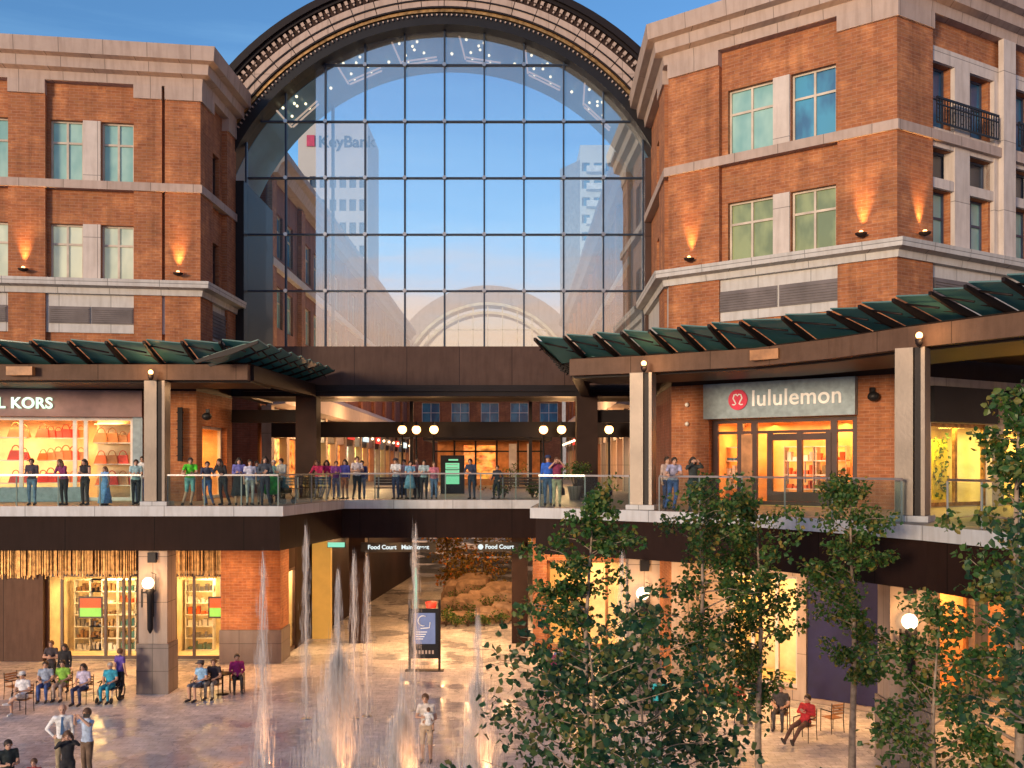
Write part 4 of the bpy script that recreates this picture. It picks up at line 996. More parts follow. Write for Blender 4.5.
m = MB()
for i in range(6): m.box(-.36+.13*i, -.29+.13*i, -.052, -.041, .66, .8)
m.build('pictograms', 'stone_pink', D)
MB().lathe([(.05, 2.42), (.06, 3.5), (.03, 4.0)], (-.35, 0, 0), 8).build('mast', 'exit', D)

# ---------------------------------------------------------------- wall uplights
def uplight(fr, u, w_, z, lab, e=560):
    p = fr.P(u, w_+.22, z); l = thing('wall_uplight', lab, 'wall light', p, 0, 'warm uplights on the brick piers')
    MB().lathe([(.03, -.12), (.17, -.06), (.2, 0), (.15, .0), (.10, -.04)], n=12).build('dish', 'bronze', l); MB().ball((0, 0, .02), .075, 8).build('bulb', 'lamp', l)
    q = fr.P(u, w_+.16, z+.06); d = bpy.data.lights.new('uplight_beam', 'SPOT'); d.energy = e; d.color = (1, .48, .14); d.spot_size = R(48); d.spot_blend = 1.0; d.shadow_soft_size = .06
    o = link('uplight_beam', d, None, q); o.rotation_euler = Vector((fr.n.x*.0, fr.n.y*.0, 1)).to_track_quat('-Z', 'Y').to_euler()
uplight(FL, uL(27), .22, 15.45, 'glowing uplight on the left building, on the pier near the left edge'); uplight(FL, uL(180), .22, 15.45, 'glowing uplight on the corner pier of the left building')
uplight(F1, u1(695), .22, 15.45, 'glowing uplight on the right building pier nearest the arch'); uplight(F1, u1(866), .22, 15.45, 'glowing uplight on the front of the projecting corner pier'); uplight(F2, u2(913), .22, 15.45, 'glowing uplight on the side of the projecting corner pier', 460)
# small wall lamps and speaker on upper brick piers
def sconce(fr, u, z, lab, h=2.1):
    l = thing('wall_bracket', lab, 'wall light', fr.P(u, .0, z)); q = Fr((0, 0), (fr.d.x, fr.d.y))
    m = MB(); q.box(m, -.09, .09, .1, .26, -h/2, h/2); q.box(m, -.05, .05, 0, .1, h*.3, h*.36); q.box(m, -.05, .05, 0, .1, -h*.36, -h*.3); m.build('housing', 'black', l)
    m = MB()
    for k in range(6): q.box(m, -.12, .12, .08, .3, -h/2+.2+k*h*.16, -h/2+.24+k*h*.16)
    m.build('rings', 'steel_dark', l)
sconce(FL, uL(181), 9.2, 'tall black bracket lamp on the brick pier right of the handbag shop'); 
for fr, u, z, lab in ((F1, u1(688), 10.2, 'upper small white lamp on the brick pier left of the grey banner'), (F1, u1(688), 9.5, 'lower small white lamp on the brick pier left of the grey banner')):
    tag(MB().ball(fr.P(u, .08, z), .08, 8).build('wall_lamp', 'white'), lab, 'wall light')
for p, lab in ((FL.P(uL(208), .12, 9.9), 'black box speaker under the left canopy'), (F1.P(u1(874), .15, 10.2), 'round black camera on the brick pier right of the grey banner')):
    t = thing('wall_camera', lab, 'camera', p); MB().ball((0, -.1, 0), .2, 10, 0, (1, 1, .8)).build('housing', 'black', t); MB().box(-.06, .06, -.05, .12, .1, .3).build('arm', 'black', t)

# ---------------------------------------------------------------- goods in the shops
def handbag(col):
    t = thing('handbag', 'x', 'handbag')
    m = MB(); b4 = [(-.2, -.09, 0), (.2, -.09, 0), (.2, .09, 0), (-.2, .09, 0)]; t4 = [(-.14, -.03, .26), (.14, -.03, .26), (.14, .03, .26), (-.14, .03, .26)]
    m.hexa(b4, t4); m.build('bag', col, t)
    m = MB(); m.tube([(.11*math.cos(q), 0, .25+.15*math.sin(q)) for q in [PI*i/8 for i in range(9)]], .014, 5); m.build('handle', col, t); return t
protos = []
sh = thing('display_shelf', 'bright shelving of bags at the right of the handbag shop', 'shelf')
m = MB(); a, b = uL(86), uL(131)
for z in (7.2, 8.05, 8.9, 9.65): FL.box(m, a, b, -1.7, -1.2, z-.04, z)
m.build('shelf_board', 'white', sh); m = MB(); FL.box(m, a, b, -1.75, -1.71, ZF+.05, 9.8); m.build('back_panel', 'cream', sh)
sh2 = thing('display_shelf', 'bag shelves behind the middle window of the handbag shop', 'shelf')
m = MB(); a2, b2 = uL(22), uL(70)
for z in (7.3, 8.2, 9.1): FL.box(m, a2, b2, -2.4, -1.9, z-.04, z)
m.build('shelf_board', 'white', sh2)
sh3 = thing('display_shelf', 'bag shelves behind the leftmost window of the handbag shop', 'shelf'); m = MB(); a3, b3 = uL(-40), uL(17)
for z in (7.3, 8.2, 9.1): FL.box(m, a3, b3, -1.6, -1.1, z-.04, z)
m.build('shelf_board', 'white', sh3)
P3 = [handbag('orange'), handbag('redg'), handbag('wood')]; cnt = 0; rr = random.Random(2)
for (ua, ub, w_, zz, lab, n) in ((a, b, -1.45, (7.2, 8.05, 8.9), 'handbag on the bright shelves at the right of the shop', 4), (a2, b2, -2.1, (7.3, 8.2, 9.1), 'handbag on the shelves behind the middle window', 6), (uL(0), b3, -1.3, (7.3, 8.2, 9.1), 'handbag on the shelves behind the leftmost window', 2)):
    for z in zz:
        for k in range(n):
            c = rr.choice(P3); cc = copy_tree(c); cc.location = FL.P(ua+(ub-ua)*(k+.5)/n, w_, z+.002); s_ = rr.uniform(1.0, 1.5); cc.scale = (s_, s_, s_)
            i_ = P3.index(c); tag(cc, ['orange ', 'red ', 'brown '][i_]+lab, 'handbag', ['orange ', 'red ', 'brown '][i_]+lab.replace('handbag', 'handbags')); cnt += 1
for c in P3:
    for ch in list(c.children): bpy.data.objects.remove(ch)
    bpy.data.objects.remove(c)
def stack(root_lab, fr, u, w_, z0, n, rows, cols_=('white', 'orange', 'gold')):
    t = thing('display_stand', root_lab, 'display', fr.P(u, w_, z0)); q = Fr((0, 0), (fr.d.x, fr.d.y)); r_ = random.Random(int(u*31))
    m = MB()
    for k in range(rows+1): q.box(m, -.6, .6, -.2, .2, .5*k, .5*k+.035)
    for s_ in (-.6, .57): q.box(m, s_, s_+.03, -.19, .19, .036, .5*rows)
    m.build('rack', 'white', t)
    for k in range(rows):
        m = MB(); uu = -.5
        while uu < .45: ww = r_.uniform(.08, .2); q.box(m, uu, uu+ww, -.12, .12, .5*k+.037, .5*k+r_.uniform(.12, .38)); uu += ww+.06
        m.build('goods_row', r_.choice(cols_), t)
stack('white rack of goods in the window left of the double doors', F1, u1(722), -1.5, ZF+.05, 1, 4, ('redg', 'white', 'bluecloth'))
stack('white rack of goods seen through the left door leaf', F1, u1(782), -1.7, ZF+.05, 1, 4, ('orange', 'redg', 'white')); stack('white rack of goods seen through the right door leaf', F1, u1(812), -1.7, ZF+.05, 1, 4, ('gold', 'orange', 'white'))
for px, lab in ((66, 'first shelf rack from the left in the ground shop'), (82, 'second shelf rack from the left in the ground shop'), (112, 'shelf rack left of the door in the ground shop'), (130, 'shelf rack nearest the stone column in the ground shop'), (183, 'shelf rack right of the stone column in the ground shop'), (222, 'middle shelf rack in the right ground window'), (243, 'shelf rack at the right end of the ground window')):
    stack(lab, FG, ug(px), -2.3, .06, 1, 6, ('white', 'gold', 'steel', 'orange', 'canopy_glass'))
for px, lab in ((83, 'framed green and red picture in the left ground window'), (215, 'framed green and red picture in the right ground window')):
    t = thing('framed_poster', lab, 'poster', FG.P(ug(px), -.75, 2.1)); MB().box(-.5, .5, -.02, .02, -.45, .45).build('frame', 'frame_dark', t)
    m = MB(); m.box(-.44, .44, -.03, -.021, -.38, -.02, 0); m.box(-.44, .44, -.03, -.021, -.02, .38, 1); m.build('picture', [pm('pic_green', (.2, .5, .08), .5, emit=(.3, .7, .1), es=.3), 'orange'], t)
    MB().box(-.012, .012, 0, .01, .45, 1.5).build('cord', 'steel', t)
for px, lab in ((951, 'left green foliage panel in the yellow corner shop window'), (973, 'right green foliage panel in the yellow corner shop window')):
    t = thing('foliage_panel', lab, 'display', (0, 0, 0)); u = u2(px); r_ = random.Random(px); m = MB()
    F2.box(m, u-.42, u+.42, -1.3, -1.25, ZF+.2, 8.9); m.build('backing', pm('panel_yellow_%d' % px, (.55, .50, .06), .6), t); m = MB()
    for k in range(130):
        c = F2.P(u+r_.uniform(-.4, .4), -1.2, ZF+.3+r_.uniform(0, 2.2)); leaves(m, c, 1, .03, .13, r_)
    m.build('leaves', 'leaf', t)
# ================================================================ people
def J(**kw):
    j = dict(pel=(0, 0, .97), wai=(0, 0, 1.12), che=(0, .0, 1.33), nec=(0, .01, 1.49), hd=(0, -.01, 1.63),
             sh=(.175, .0, 1.43), el=(.22, .03, 1.14), wr=(.235, -.05, .90), ha=(.235, -.09, .80),
             hi=(.09, 0, .93), kn=(.10, -.02, .50), an=(.10, .03, .09), to=(.11, -.14, .04))
    o = {}
    for k, v in j.items():
        if k in ('pel', 'wai', 'che', 'nec', 'hd'): o[k] = v
        else: o[k+'R'] = (-v[0], v[1], v[2]); o[k+'L'] = v
    o.update(kw); return o
def both(k, v): return {k+'L': v, k+'R': (-v[0], v[1], v[2])}
SIT = dict(pel=(0, 0, .53), wai=(0, .03, .68), che=(0, .04, .88), nec=(0, .03, 1.04), hd=(0, .0, 1.18), **both('sh', (.175, .03, .98)), **both('el', (.24, .0, .72)), **both('wr', (.12, -.22, .66)), **both('ha', (.04, -.29, .64)),
           **both('hi', (.09, 0, .52)), **both('kn', (.12, -.43, .52)), **both('an', (.12, -.40, .10)), **both('to', (.13, -.57, .04)))
HS = 1.06
POSES = {
 'stand': J(),
 'relax': J(pel=(.04, 0, .96), che=(-.02, .01, 1.33), hd=(.03, -.02, 1.62), elL=(.30, .04, 1.15), wrL=(.17, -.05, .98), haL=(.12, -.1, .95), elR=(-.23, -.02, 1.14), wrR=(-.24, -.18, .98), haR=(-.23, -.26, .98), knR=(-.13, -.12, .50), anR=(-.15, -.05, .09), toR=(-.20, -.20, .05)),
 'reach': J(che=(0, -.12, 1.30), nec=(0, -.18, 1.44), hd=(.02, -.25, 1.56), **both('sh', (.175, -.15, 1.38)), elL=(.30, -.22, 1.12), wrL=(.30, -.42, 1.12), haL=(.25, -.47, 1.13), elR=(-.20, -.28, 1.13), wrR=(-.04, -.42, 1.12), haR=(.04, -.45, 1.14), knL=(.11, .02, .5), anL=(.22, .10, .09), toL=(.28, -.06, .04), anR=(-.02, -.02, .09), toR=(-.03, -.19, .04)),
 'stride': J(**both('el', (.24, .02, 1.15)), anL=(.13, -.10, .09), toL=(.15, -.26, .04), knL=(.11, -.10, .52), anR=(-.12, .13, .09), toR=(-.13, -.04, .04)),
 'lean': J(che=(0, -.10, 1.31), nec=(0, -.15, 1.46), hd=(0, -.21, 1.58), **both('sh', (.175, -.12, 1.40)), **both('el', (.25, -.22, 1.13)), **both('wr', (.12, -.40, 1.12)), **both('ha', (.03, -.44, 1.12))),
 'fold': J(**both('el', (.25, -.05, 1.16)), wrL=(.03, -.20, 1.16), haL=(-.06, -.2, 1.18), wrR=(-.03, -.21, 1.20), haR=(.06, -.21, 1.22), anL=(.16, .0, .09), toL=(.19, -.16, .04)),
 'hold': J(**both('el', (.22, -.04, 1.15)), **both('wr', (.10, -.26, 1.18)), **both('ha', (.03, -.32, 1.22)), hd=(0, -.05, 1.61)),
 'photo': J(elL=(.27, -.15, 1.40), wrL=(.10, -.26, 1.58), haL=(.03, -.28, 1.64), elR=(-.27, -.13, 1.36), wrR=(-.10, -.26, 1.56), haR=(-.03, -.28, 1.62), nec=(0, .02, 1.49)),
 'hip': J(elR=(-.37, .06, 1.17), wrR=(-.20, -.02, 1.0), haR=(-.14, -.06, .97)),
 'sit': J(**SIT),
 'sitx': J(**{**SIT, 'knL': (.06, -.42, .60), 'anL': (-.14, -.52, .42), 'toL': (-.24, -.64, .40), 'wrL': (.10, -.2, .72), 'haL': (.03, -.27, .72)}),
 'slouch': J(**{**SIT, 'che': (0, .12, .85), 'nec': (0, .16, 1.01), 'hd': (0, .13, 1.15), 'shL': (.175, .13, .95), 'shR': (-.175, .13, .95), 'knL': (.12, -.46, .44), 'knR': (-.12, -.46, .44), 'anL': (.14, -.86, .10), 'anR': (-.10, -.88, .10), 'toL': (.16, -.95, .2), 'toR': (-.12, -.97, .2), 'wrL': (.02, -.12, .84), 'haL': (-.06, -.1, .86), 'wrR': (0, -.1, .8), 'haR': (.07, -.1, .82), 'elL': (.26, .06, .74), 'elR': (-.26, .06, .74)}),
 'carry': J(elL=(.25, -.06, 1.14), wrL=(.06, -.26, 1.10), haL=(-.04, -.28, 1.10), elR=(-.25, -.05, 1.16), wrR=(-.10, -.27, 1.20), haR=(.0, -.29, 1.22), hd=(-.03, -.02, 1.63)),
}
def capsule(mb, a, b, ra, rb, flat=1., n=12):
    a, b = Vector(a), Vector(b); d = (b-a); L = d.length; d = d/L if L > 1e-5 else Vector((0, 0, 1))
    pts = [a-d*ra*.92, a-d*ra*.6, a, b, b+d*rb*.6, b+d*rb*.92]; rr = [ra*.38, ra*.8, ra, rb, rb*.8, rb*.38]
    mb.tube(pts, rr, n, flat=flat)
def body(pose, vox=.022):
    j = POSES[pose]; B = []
    def add(a, b, ra, rb, slot, flat=1., tn=False): B.append((Vector(a), Vector(b), ra, rb, slot, flat))
    p = {k: Vector(v) for k, v in j.items()}
    add(p['pel'], p['wai'], .158, .142, 1, .72); add(p['wai'], p['che'], .14, .165, 1, .66); add(p['che'], p['che']+(p['nec']-p['che'])*.55, .165, .11, 1, .62)
    add(p['nec']-(p['nec']-p['che'])*.3, p['hd']-Vector((0, 0, .06)), .055, .05, 0)
    add(p['hd']+Vector((0, -.012, -.055)), p['hd']+Vector((0, .006, .035)), .068, .086, 0, 1.1)
    add(p['hd']+Vector((0, -.088, -.015)), p['hd']+Vector((0, -.103, -.035)), .011, .014, 0)
    add(p['hd']+Vector((0, -.06, -.09)), p['hd']+Vector((0, -.072, -.088)), .026, .02, 0)
    for s_ in 'LR':
        add(p['hd']+Vector((.083 if s_ == 'L' else -.083, .005, -.02)), p['hd']+Vector((.085 if s_ == 'L' else -.085, .012, .01)), .014, .018, 0, .6)
        add(p['che']+Vector((.06 if s_ == 'L' else -.06, 0, .06)), p['sh'+s_], .085, .066, 1)
        add(p['sh'+s_], p['el'+s_]*.55+p['sh'+s_]*.45, .064, .052, 2); add(p['el'+s_]*.55+p['sh'+s_]*.45, p['el'+s_], .048, .042, 7)
        add(p['el'+s_], p['wr'+s_], .043, .030, 3); w_, h_ = p['wr'+s_], p['ha'+s_]; add(w_, w_+(h_-w_)*.6, .030, .036, 0, .6)
        add(p['hi'+s_], p['kn'+s_], .098, .064, 4); add(p['kn'+s_], p['kn'+s_]*.45+p['an'+s_]*.55, .062, .055, 5); add(p['kn'+s_]*.45+p['an'+s_]*.55, p['an'+s_], .053, .042, 5)
        add(p['an'+s_]+Vector((0, .025, -.04)), p['to'+s_], .048, .040, 6)
    add(p['hiL'], p['hiR'], .105, .105, 4)
    mb = MB()
    for a, b, ra, rb, sl, fl in B: capsule(mb, a, b, ra, rb, fl)
    me = bpy.data.meshes.new('b'); me.from_pydata(mb.v, [], mb.f); o = bpy.data.objects.new('b', me); COL.objects.link(o)
    md = o.modifiers.new('r', 'REMESH'); md.mode = 'VOXEL'; md.voxel_size = vox
    sm = o.modifiers.new('s', 'SMOOTH'); sm.factor = .5; sm.iterations = 2
    dg = bpy.context.evaluated_depsgraph_get(); me2 = bpy.data.meshes.new_from_object(o.evaluated_get(dg)); bpy.data.objects.remove(o)
    slots = []
    for q in me2.polygons:
        c = q.center; best = 9; bs = 0
        for a, b, ra, rb, sl, fl in B:
            ab = b-a; t = max(0, min(1, (c-a).dot(ab)/max(1e-9, ab.length_squared))); d = (c-a-ab*t).length/(ra+(rb-ra)*t)
            if d < best: best = d; bs = sl
        if bs == 1 and c.z < p['pel'].z-.005 and abs(c.y-p['pel'].y) < .3: bs = 4
        elif bs == 4 and c.z > p['pel'].z+.0 and c.y > -.13: bs = 1
        slots.append(bs)
    V = [tuple(v.co) for v in me2.vertices]; F = [tuple(q.vertices) for q in me2.polygons]
    fm = MB(); fm.v = V; fm.f = F; fm.m = slots; fm.sm = [True]*len(F); bpy.data.meshes.remove(me2)
    for s_ in 'LR':        # fingers and thumb rooted in the palm, eyes
        w_, h_ = p['wr'+s_], p['ha'+s_]; d = (h_-w_).normalized(); sd_ = d.cross(Vector((0, 1, 0))); sd_ = sd_.normalized() if sd_.length > .2 else Vector((1, 0, 0)); cu = d.cross(sd_).normalized()
        if cu.y > 0: cu = -cu
        k0 = w_+(h_-w_)*.6
        for i, L in enumerate((.062, .072, .066, .05)):
            o_ = sd_*(.027-.018*i); a = k0+o_-d*.01; fm.tube([a, a+d*L*.5, a+d*L*.85+cu*.012, a+d*L+cu*.03], [.010, .0095, .009, .007], 6)
        t0 = w_+d*.02+sd_*.025; fm.tube([t0, t0+sd_*.03+d*.025, t0+sd_*.03+d*.06+cu*.01], [.011, .011, .008], 6)
        fm.ball(p['hd']+Vector((.032 if s_ == 'L' else -.032, -.083, .0)), .013, 8, 8)
    fm.ball(p['hd']+Vector((0, -.086, -.058)), .02, 8, 9, (1.1, .4, .3))
    me3 = bpy.data.meshes.new('person'); me3.from_pydata(fm.v, [], fm.f)
    for i in range(10): me3.materials.append(None)
    me3.polygons.foreach_set('material_index', fm.m); me3.polygons.foreach_set('use_smooth', fm.sm); me3.update(); return me3
BODY = {}
CM = {}
def cloth(c):
    if c not in CM: CM[c] = pm('cloth', c, .85, 0, .45, 8, .2)
    return CM[c]
M['lips'] = pm('lips', (.30, .08, .07), .5, 0, .05, 1, 0); M['eye'] = pm('eye', (.02, .015, .012), .2, 0, 0, 1, 0)
WHT, BLK, NAV, DEN, PUR, KHA = (.72, .72, .72), (.02, .02, .025), (.03, .045, .12), (.07, .12, .24), (.22, .04, .16), (.30, .24, .15)
def person(px, Y, z, pose, lab, top, bot, rz=0, h=1.7, sleeve='long', legs='long', hair='hair', hl=0, skin='skin', shoe=(.05, .04, .04), skirt=None, group=None, hat=None, xy=None, flip=False):
    if pose not in BODY: BODY[pose] = body(pose)
    x = (px-512)*Y/1000 if xy is None else xy[0]
    o = link('person', BODY[pose], None, (x, Y if xy is None else xy[1], z)); s_ = h/1.75; o.scale = (-s_ if flip else s_, s_, s_); o.rotation_euler = (0, 0, R(rz)); tag(o, lab, 'person', group)
    sk = M[skin]; T = cloth(top); Bt = cloth(bot)
    mats = [sk, T, T if sleeve != 'none' else sk, T if sleeve == 'long' else sk, Bt, Bt if legs == 'long' else sk, cloth(shoe), T if sleeve == 'long' else sk, M['eye'], M['lips']]
    if skirt: mats[5] = sk
    for i, m_ in enumerate(mats): o.material_slots[i].link = 'OBJECT'; o.material_slots[i].material = m_
    j = POSES[pose]; hd = Vector(j['hd'])
    if hair != 'bald' or hat:
        m = MB(); n = 14
        sc = (.097, .108, .112); vs = []; fs = []
        rows = 8
        for i in range(rows+1):
            th = PI*.5*i/rows*1.45 if True else 0
            for k in range(n):
                ph = 2*PI*k/n; fr_ = max(0, -math.sin(ph)); t2 = th*(1-.42*fr_) if not hl else th*(1-.40*fr_**1.5)
                vs.append((hd.x+sc[0]*math.sin(t2)*math.cos(ph), hd.y+.012+sc[1]*math.sin(t2)*math.sin(ph), hd.z+.012+sc[2]*math.cos(t2)))
        for i in range(rows):
            for k in range(n): fs.append((i*n+k, (i+1)*n+k, (i+1)*n+(k+1) % n, i*n+(k+1) % n))
        m.add(vs, fs, 0, True)
        if hl:
            for s2 in (-1, 1): m.tube([hd+Vector((s2*.075, .03, .03)), hd+Vector((s2*.10, .04, -.08)), hd+Vector((s2*.10, .03, -.08-.12*hl))], [.04, .05, .03], 8)
            m.tube([hd+Vector((0, .07, .04)), hd+Vector((0, .10, -.1)), hd+Vector((0, .11, -.1-.16*hl))], [.07, .085, .05], 10)
        m.build('hair', hair if hair != 'bald' else 'hair_g', o)
    if hat:
        m = MB(); m.lathe([(.11, .03), (.112, .07), (.09, .115), (.04, .135), (.005, .14)], hd, 14); m.hexa([(hd.x-.075, hd.y-.20, hd.z+.03), (hd.x+.075, hd.y-.20, hd.z+.03), (hd.x+.09, hd.y-.08, hd.z+.035), (hd.x-.09, hd.y-.08, hd.z+.035)], [(hd.x-.075, hd.y-.20, hd.z+.042), (hd.x+.075, hd.y-.20, hd.z+.042), (hd.x+.09, hd.y-.08, hd.z+.05), (hd.x-.09, hd.y-.08, hd.z+.05)])
        m.build('cap', cloth(hat), o)
    if skirt:
        zb, r2 = skirt; n = 20; m = MB(); vs = []; fs = []; pf_ = [(1.08, .16), (.95, .19), ((.95+zb)/2, .19+(r2-.19)*.5), (zb, r2), (zb, r2-.012), (.95, .175)]
        for z_, r_ in pf_:
            for k in range(n): q = 2*PI*k/n; wv = 1+.05*math.sin(5*q)*(1 if z_ < .9 else 0); vs.append((r_*wv*math.cos(q), r_*.8*wv*math.sin(q), z_))
        for i in range(len(pf_)-1):
            for k in range(n): fs.append((i*n+k, (i+1)*n+k, (i+1)*n+(k+1) % n, i*n+(k+1) % n))
        m.add(vs, fs, 0, True); m.build('skirt', T if skirt and bot == top else Bt, o)
    return o
RP = random.Random(9)
def vary(pose, kw):
    kw.setdefault('rz', RP.uniform(-28, 28))
    if pose == 'stand' and not kw.get('skirt'): pose = RP.choice(['stand', 'relax', 'relax'])
    if pose == 'lean' and RP.random() < .5: pose = 'reach'
    kw['flip'] = RP.random() < .5; return pose
def rail(px, pose, lab, top, bot, back=.72, **kw):
    pose = vary(pose, kw)
    x, Y = edge(px, back); return person(px, Y, ZF, pose, lab, top, bot, **kw)
rail(32, 'hold', 'person in a dark jacket and jeans at the rail, first from the left edge', (.06, .05, .07), (.16, .25, .38), rz=5, h=1.68)
rail(64, 'lean', 'person with long hair in a purple jacket and black trousers at the rail', (.20, .03, .12), BLK, hl=1, hair='hair_b', h=1.68)
rail(85, 'hold', 'person in a black top with long dark hair in front of the shop shelves', BLK, (.04, .03, .03), hl=1, h=1.66, sleeve='none', rz=-12)
rail(105, 'stand', 'small child in a long pale blue dress at the rail', (.18, .36, .68), (.18, .36, .68), hl=.6, hair='hair_b', h=1.38, sleeve='none', skirt=(.1, .34))
rail(136, 'hold', 'person in a light blue shirt and black trousers beside the clad column', (.32, .50, .55), BLK, h=1.64, sleeve='short', rz=20)
rail(142, 'stand', 'person in white half hidden behind the clad column', WHT, NAV, back=1.6, h=1.76)
rail(190, 'lean', 'person in a bright green t-shirt and patterned teal shorts', (.08, .55, .03), (.18, .42, .42), sleeve='short', legs='short', h=1.76)
rail(207, 'lean', 'person in a dark top and blue jeans next to the green t-shirt', (.04, .05, .09), (.05, .11, .28), h=1.62, rz=15)
rail(223, 'lean', 'person with long hair in a black coat, third right of the left column', BLK, BLK, hl=1, h=1.72, rz=-20)
rail(239, 'hold', 'person in a violet-blue cardigan and long black skirt', (.14, .14, .40), BLK, h=1.70, skirt=(.35, .30), hl=.5)
rail(250, 'stand', 'person in a white and navy top with pale trousers', (.55, .55, .68), (.45, .43, .40), h=1.62, sleeve='short')
rail(256, 'stand', 'person in a pale blue shirt between pale trousers and the black coat', (.40, .55, .65), (.35, .3, .25), back=1.3, h=1.58, sleeve='short')
rail(265, 'fold', 'person with long dark hair in an open black coat over a grey top', (.05, .06, .08), (.03, .03, .05), hl=1.2, h=1.73)
px_, Y_ = -9.9, 36.6
person(293, Y_, ZF, 'hold', 'person in a grey top standing behind the stroller', (.30, .33, .34), BLK, h=1.70, xy=(-8.75, 38.0), rz=-30)
person(287, Y_, ZF, 'stand', 'person in a teal top beside the stroller', (.12, .25, .26), BLK, h=1.62, xy=(-9.15, 38.4), hair='hair_g')
def cen(px, pose, lab, top, bot, back=.8, **kw):
    pose = vary(pose, kw); Y = 40.6+back; return person(px, Y, ZF, pose, lab, top, bot, **kw)
cen(319, 'lean', 'person in a hot pink jacket left of the magenta jacket', (.60, .04, .16), DEN, hl=.4, hair='hair_b')
cen(327, 'lean', 'person in a magenta jacket at the corner of the rail', (.50, .03, .20), (.12, .2, .35), back=1.1, hl=.4)
cen(336, 'hold', 'person in a lilac top and jeans right of the magenta jacket', (.30, .08, .35), (.25, .25, .4), h=1.62, hair='hair_b')
cen(345, 'stand', 'person in a royal blue jersey and orange-brown shorts', (.05, .06, .32), (.45, .16, .08), legs='short', h=1.66, hl=.5)
cen(357, 'fold', 'person in a white t-shirt with folded arms and black trousers', (.6, .55, .58), BLK, sleeve='short', h=1.78, hair='hair_b')
cen(362, 'stand', 'person in a dark blue top close behind the folded arms', (.05, .07, .2), (.25, .28, .4), back=1.3, h=1.62)
cen(396, 'hold', 'person in a white shirt and dark jeans, left of the pale blue dress', (.62, .66, .74), NAV, sleeve='short', h=1.72, hat=(.04, .04, .06))
cen(404, 'stand', 'person in a pink-white top squeezed behind the white shirt', (.62, .45, .48), NAV, back=1.2, h=1.66, sleeve='short')
cen(410, 'hold', 'person in a pale blue dress in the middle of the rail', (.20, .42, .62), (.20, .42, .62), sleeve='short', h=1.62, skirt=(.5, .27))
cen(424, 'hold', 'person in a grey-blue t-shirt and black trousers right of the blue dress', (.34, .45, .50), BLK, sleeve='short', h=1.66)
cen(417, 'stand', 'person in a salmon top half hidden right of the blue dress', (.55, .25, .22), BLK, back=1.2, h=1.68, hair='hair_b')
cen(434, 'stand', 'person in a pink plaid shirt and jeans left of the green sign', (.50, .16, .22), (.1, .16, .3), sleeve='short', h=1.56, hair='hair_b')
cen(472, 'lean', 'person in a navy jacket leaning on the rail right of the green sign', (.025, .04, .09), (.02, .03, .06), h=1.74)
cen(497, 'stand', 'child in dark clothes right of the navy jacket', (.02, .025, .04), BLK, h=1.42)
person(548, 34.8, ZF, 'stand', 'person in a bright blue shirt and dark cap by the pier bush', (.03, .12, .55), DEN, h=1.76, hat=NAV)
person(557, 34.0, ZF, 'photo', 'person in a maroon top and khaki trousers taking a picture', (.22, .03, .08), (.34, .32, .22), sleeve='short', legs='long', h=1.70, hair='hair_b')
rail(673, 'lean', 'person in a pale shirt and jeans leaning right of the middle column', (.34, .34, .50), (.06, .10, .28), h=1.74, sleeve='short')
rail(667, 'stand', 'person in a beige top half hidden behind the pale shirt', (.5, .38, .34), NAV, back=1.5, h=1.7)
rail(693, 'photo', 'person in dark clothes holding a hand to the mouth at the right rail', (.03, .04, .04), (.04, .06, .06), h=1.68, hl=.5)
# stroller with a green bag
S = thing('stroller', 'dark stroller with a bright green bag by the corner railing', 'stroller', (-8.4, 36.6, ZF), R(60))
m = MB()
for a, b in (((-.25, -.3, .2), (-.25, .35, 1.0)), ((.25, -.3, .2), (.25, .35, 1.0)), ((-.25, .35, 1.), (.25, .35, 1.)), ((-.25, .3, .2), (-.25, -.2, .6)), ((.25, .3, .2), (.25, -.2, .6))): m.tube([a, b], .018, 5)
m.build('frame', 'black', S); MB().hexa([(-.22, -.25, .4), (.22, -.25, .4), (.22, .1, .35), (-.22, .1, .35)], [(-.22, -.28, .5), (.22, -.28, .5), (.22, .22, .85), (-.22, .22, .85)]).build('seat', 'black', S)
for a in ((-.27, -.3), (.27, -.3), (-.27, .32), (.27, .32)): MB().tube([(a[0]-.02, a[1], .12), (a[0]+.02, a[1], .12)], .12, 12, smooth=False).build('wheel', 'black', S)
tag(MB().lathe([(.2, 0), (.3, .1), (.33, .4), (.22, .62), (.05, .66)], (-8.75, 36.3, ZF+.35), 10).build('green_bag', cloth((.02, .38, .04))), 'bright green bag hanging on the dark stroller', 'bag')

# ------------------------- plaza people, chairs and tables
def cafe_chair(x, y, rz, lab, grp='metal cafe chairs on the plaza'):
    t = thing('cafe_chair', lab, 'chair', (x, y, 0), R(rz), grp)
    m = MB()
    for k in range(6): m.box(-.22, .22, -.2+.07*k, -.145+.07*k, .43, .45)
    m.build('seat', 'wood', t); m = MB()
    for k in range(4): m.box(-.22, .22, .215, .235, .56+.085*k, .615+.085*k)
    m.build('backrest', 'wood', t)
    for sx in (-1, 1):
        MB().tube([(sx*.24, -.22, 0), (sx*.24, -.21, .66)], .014, 6).build('leg', 'steel_dark', t); MB().tube([(sx*.24, .25, 0), (sx*.235, .22, .44), (sx*.235, .25, .92)], .014, 6).build('leg', 'steel_dark', t)
        MB().tube([(sx*.24, -.22, .665), (sx*.24, .22, .665)], .018, 6, flat=.6).build('armrest', 'steel_dark', t)
    return t
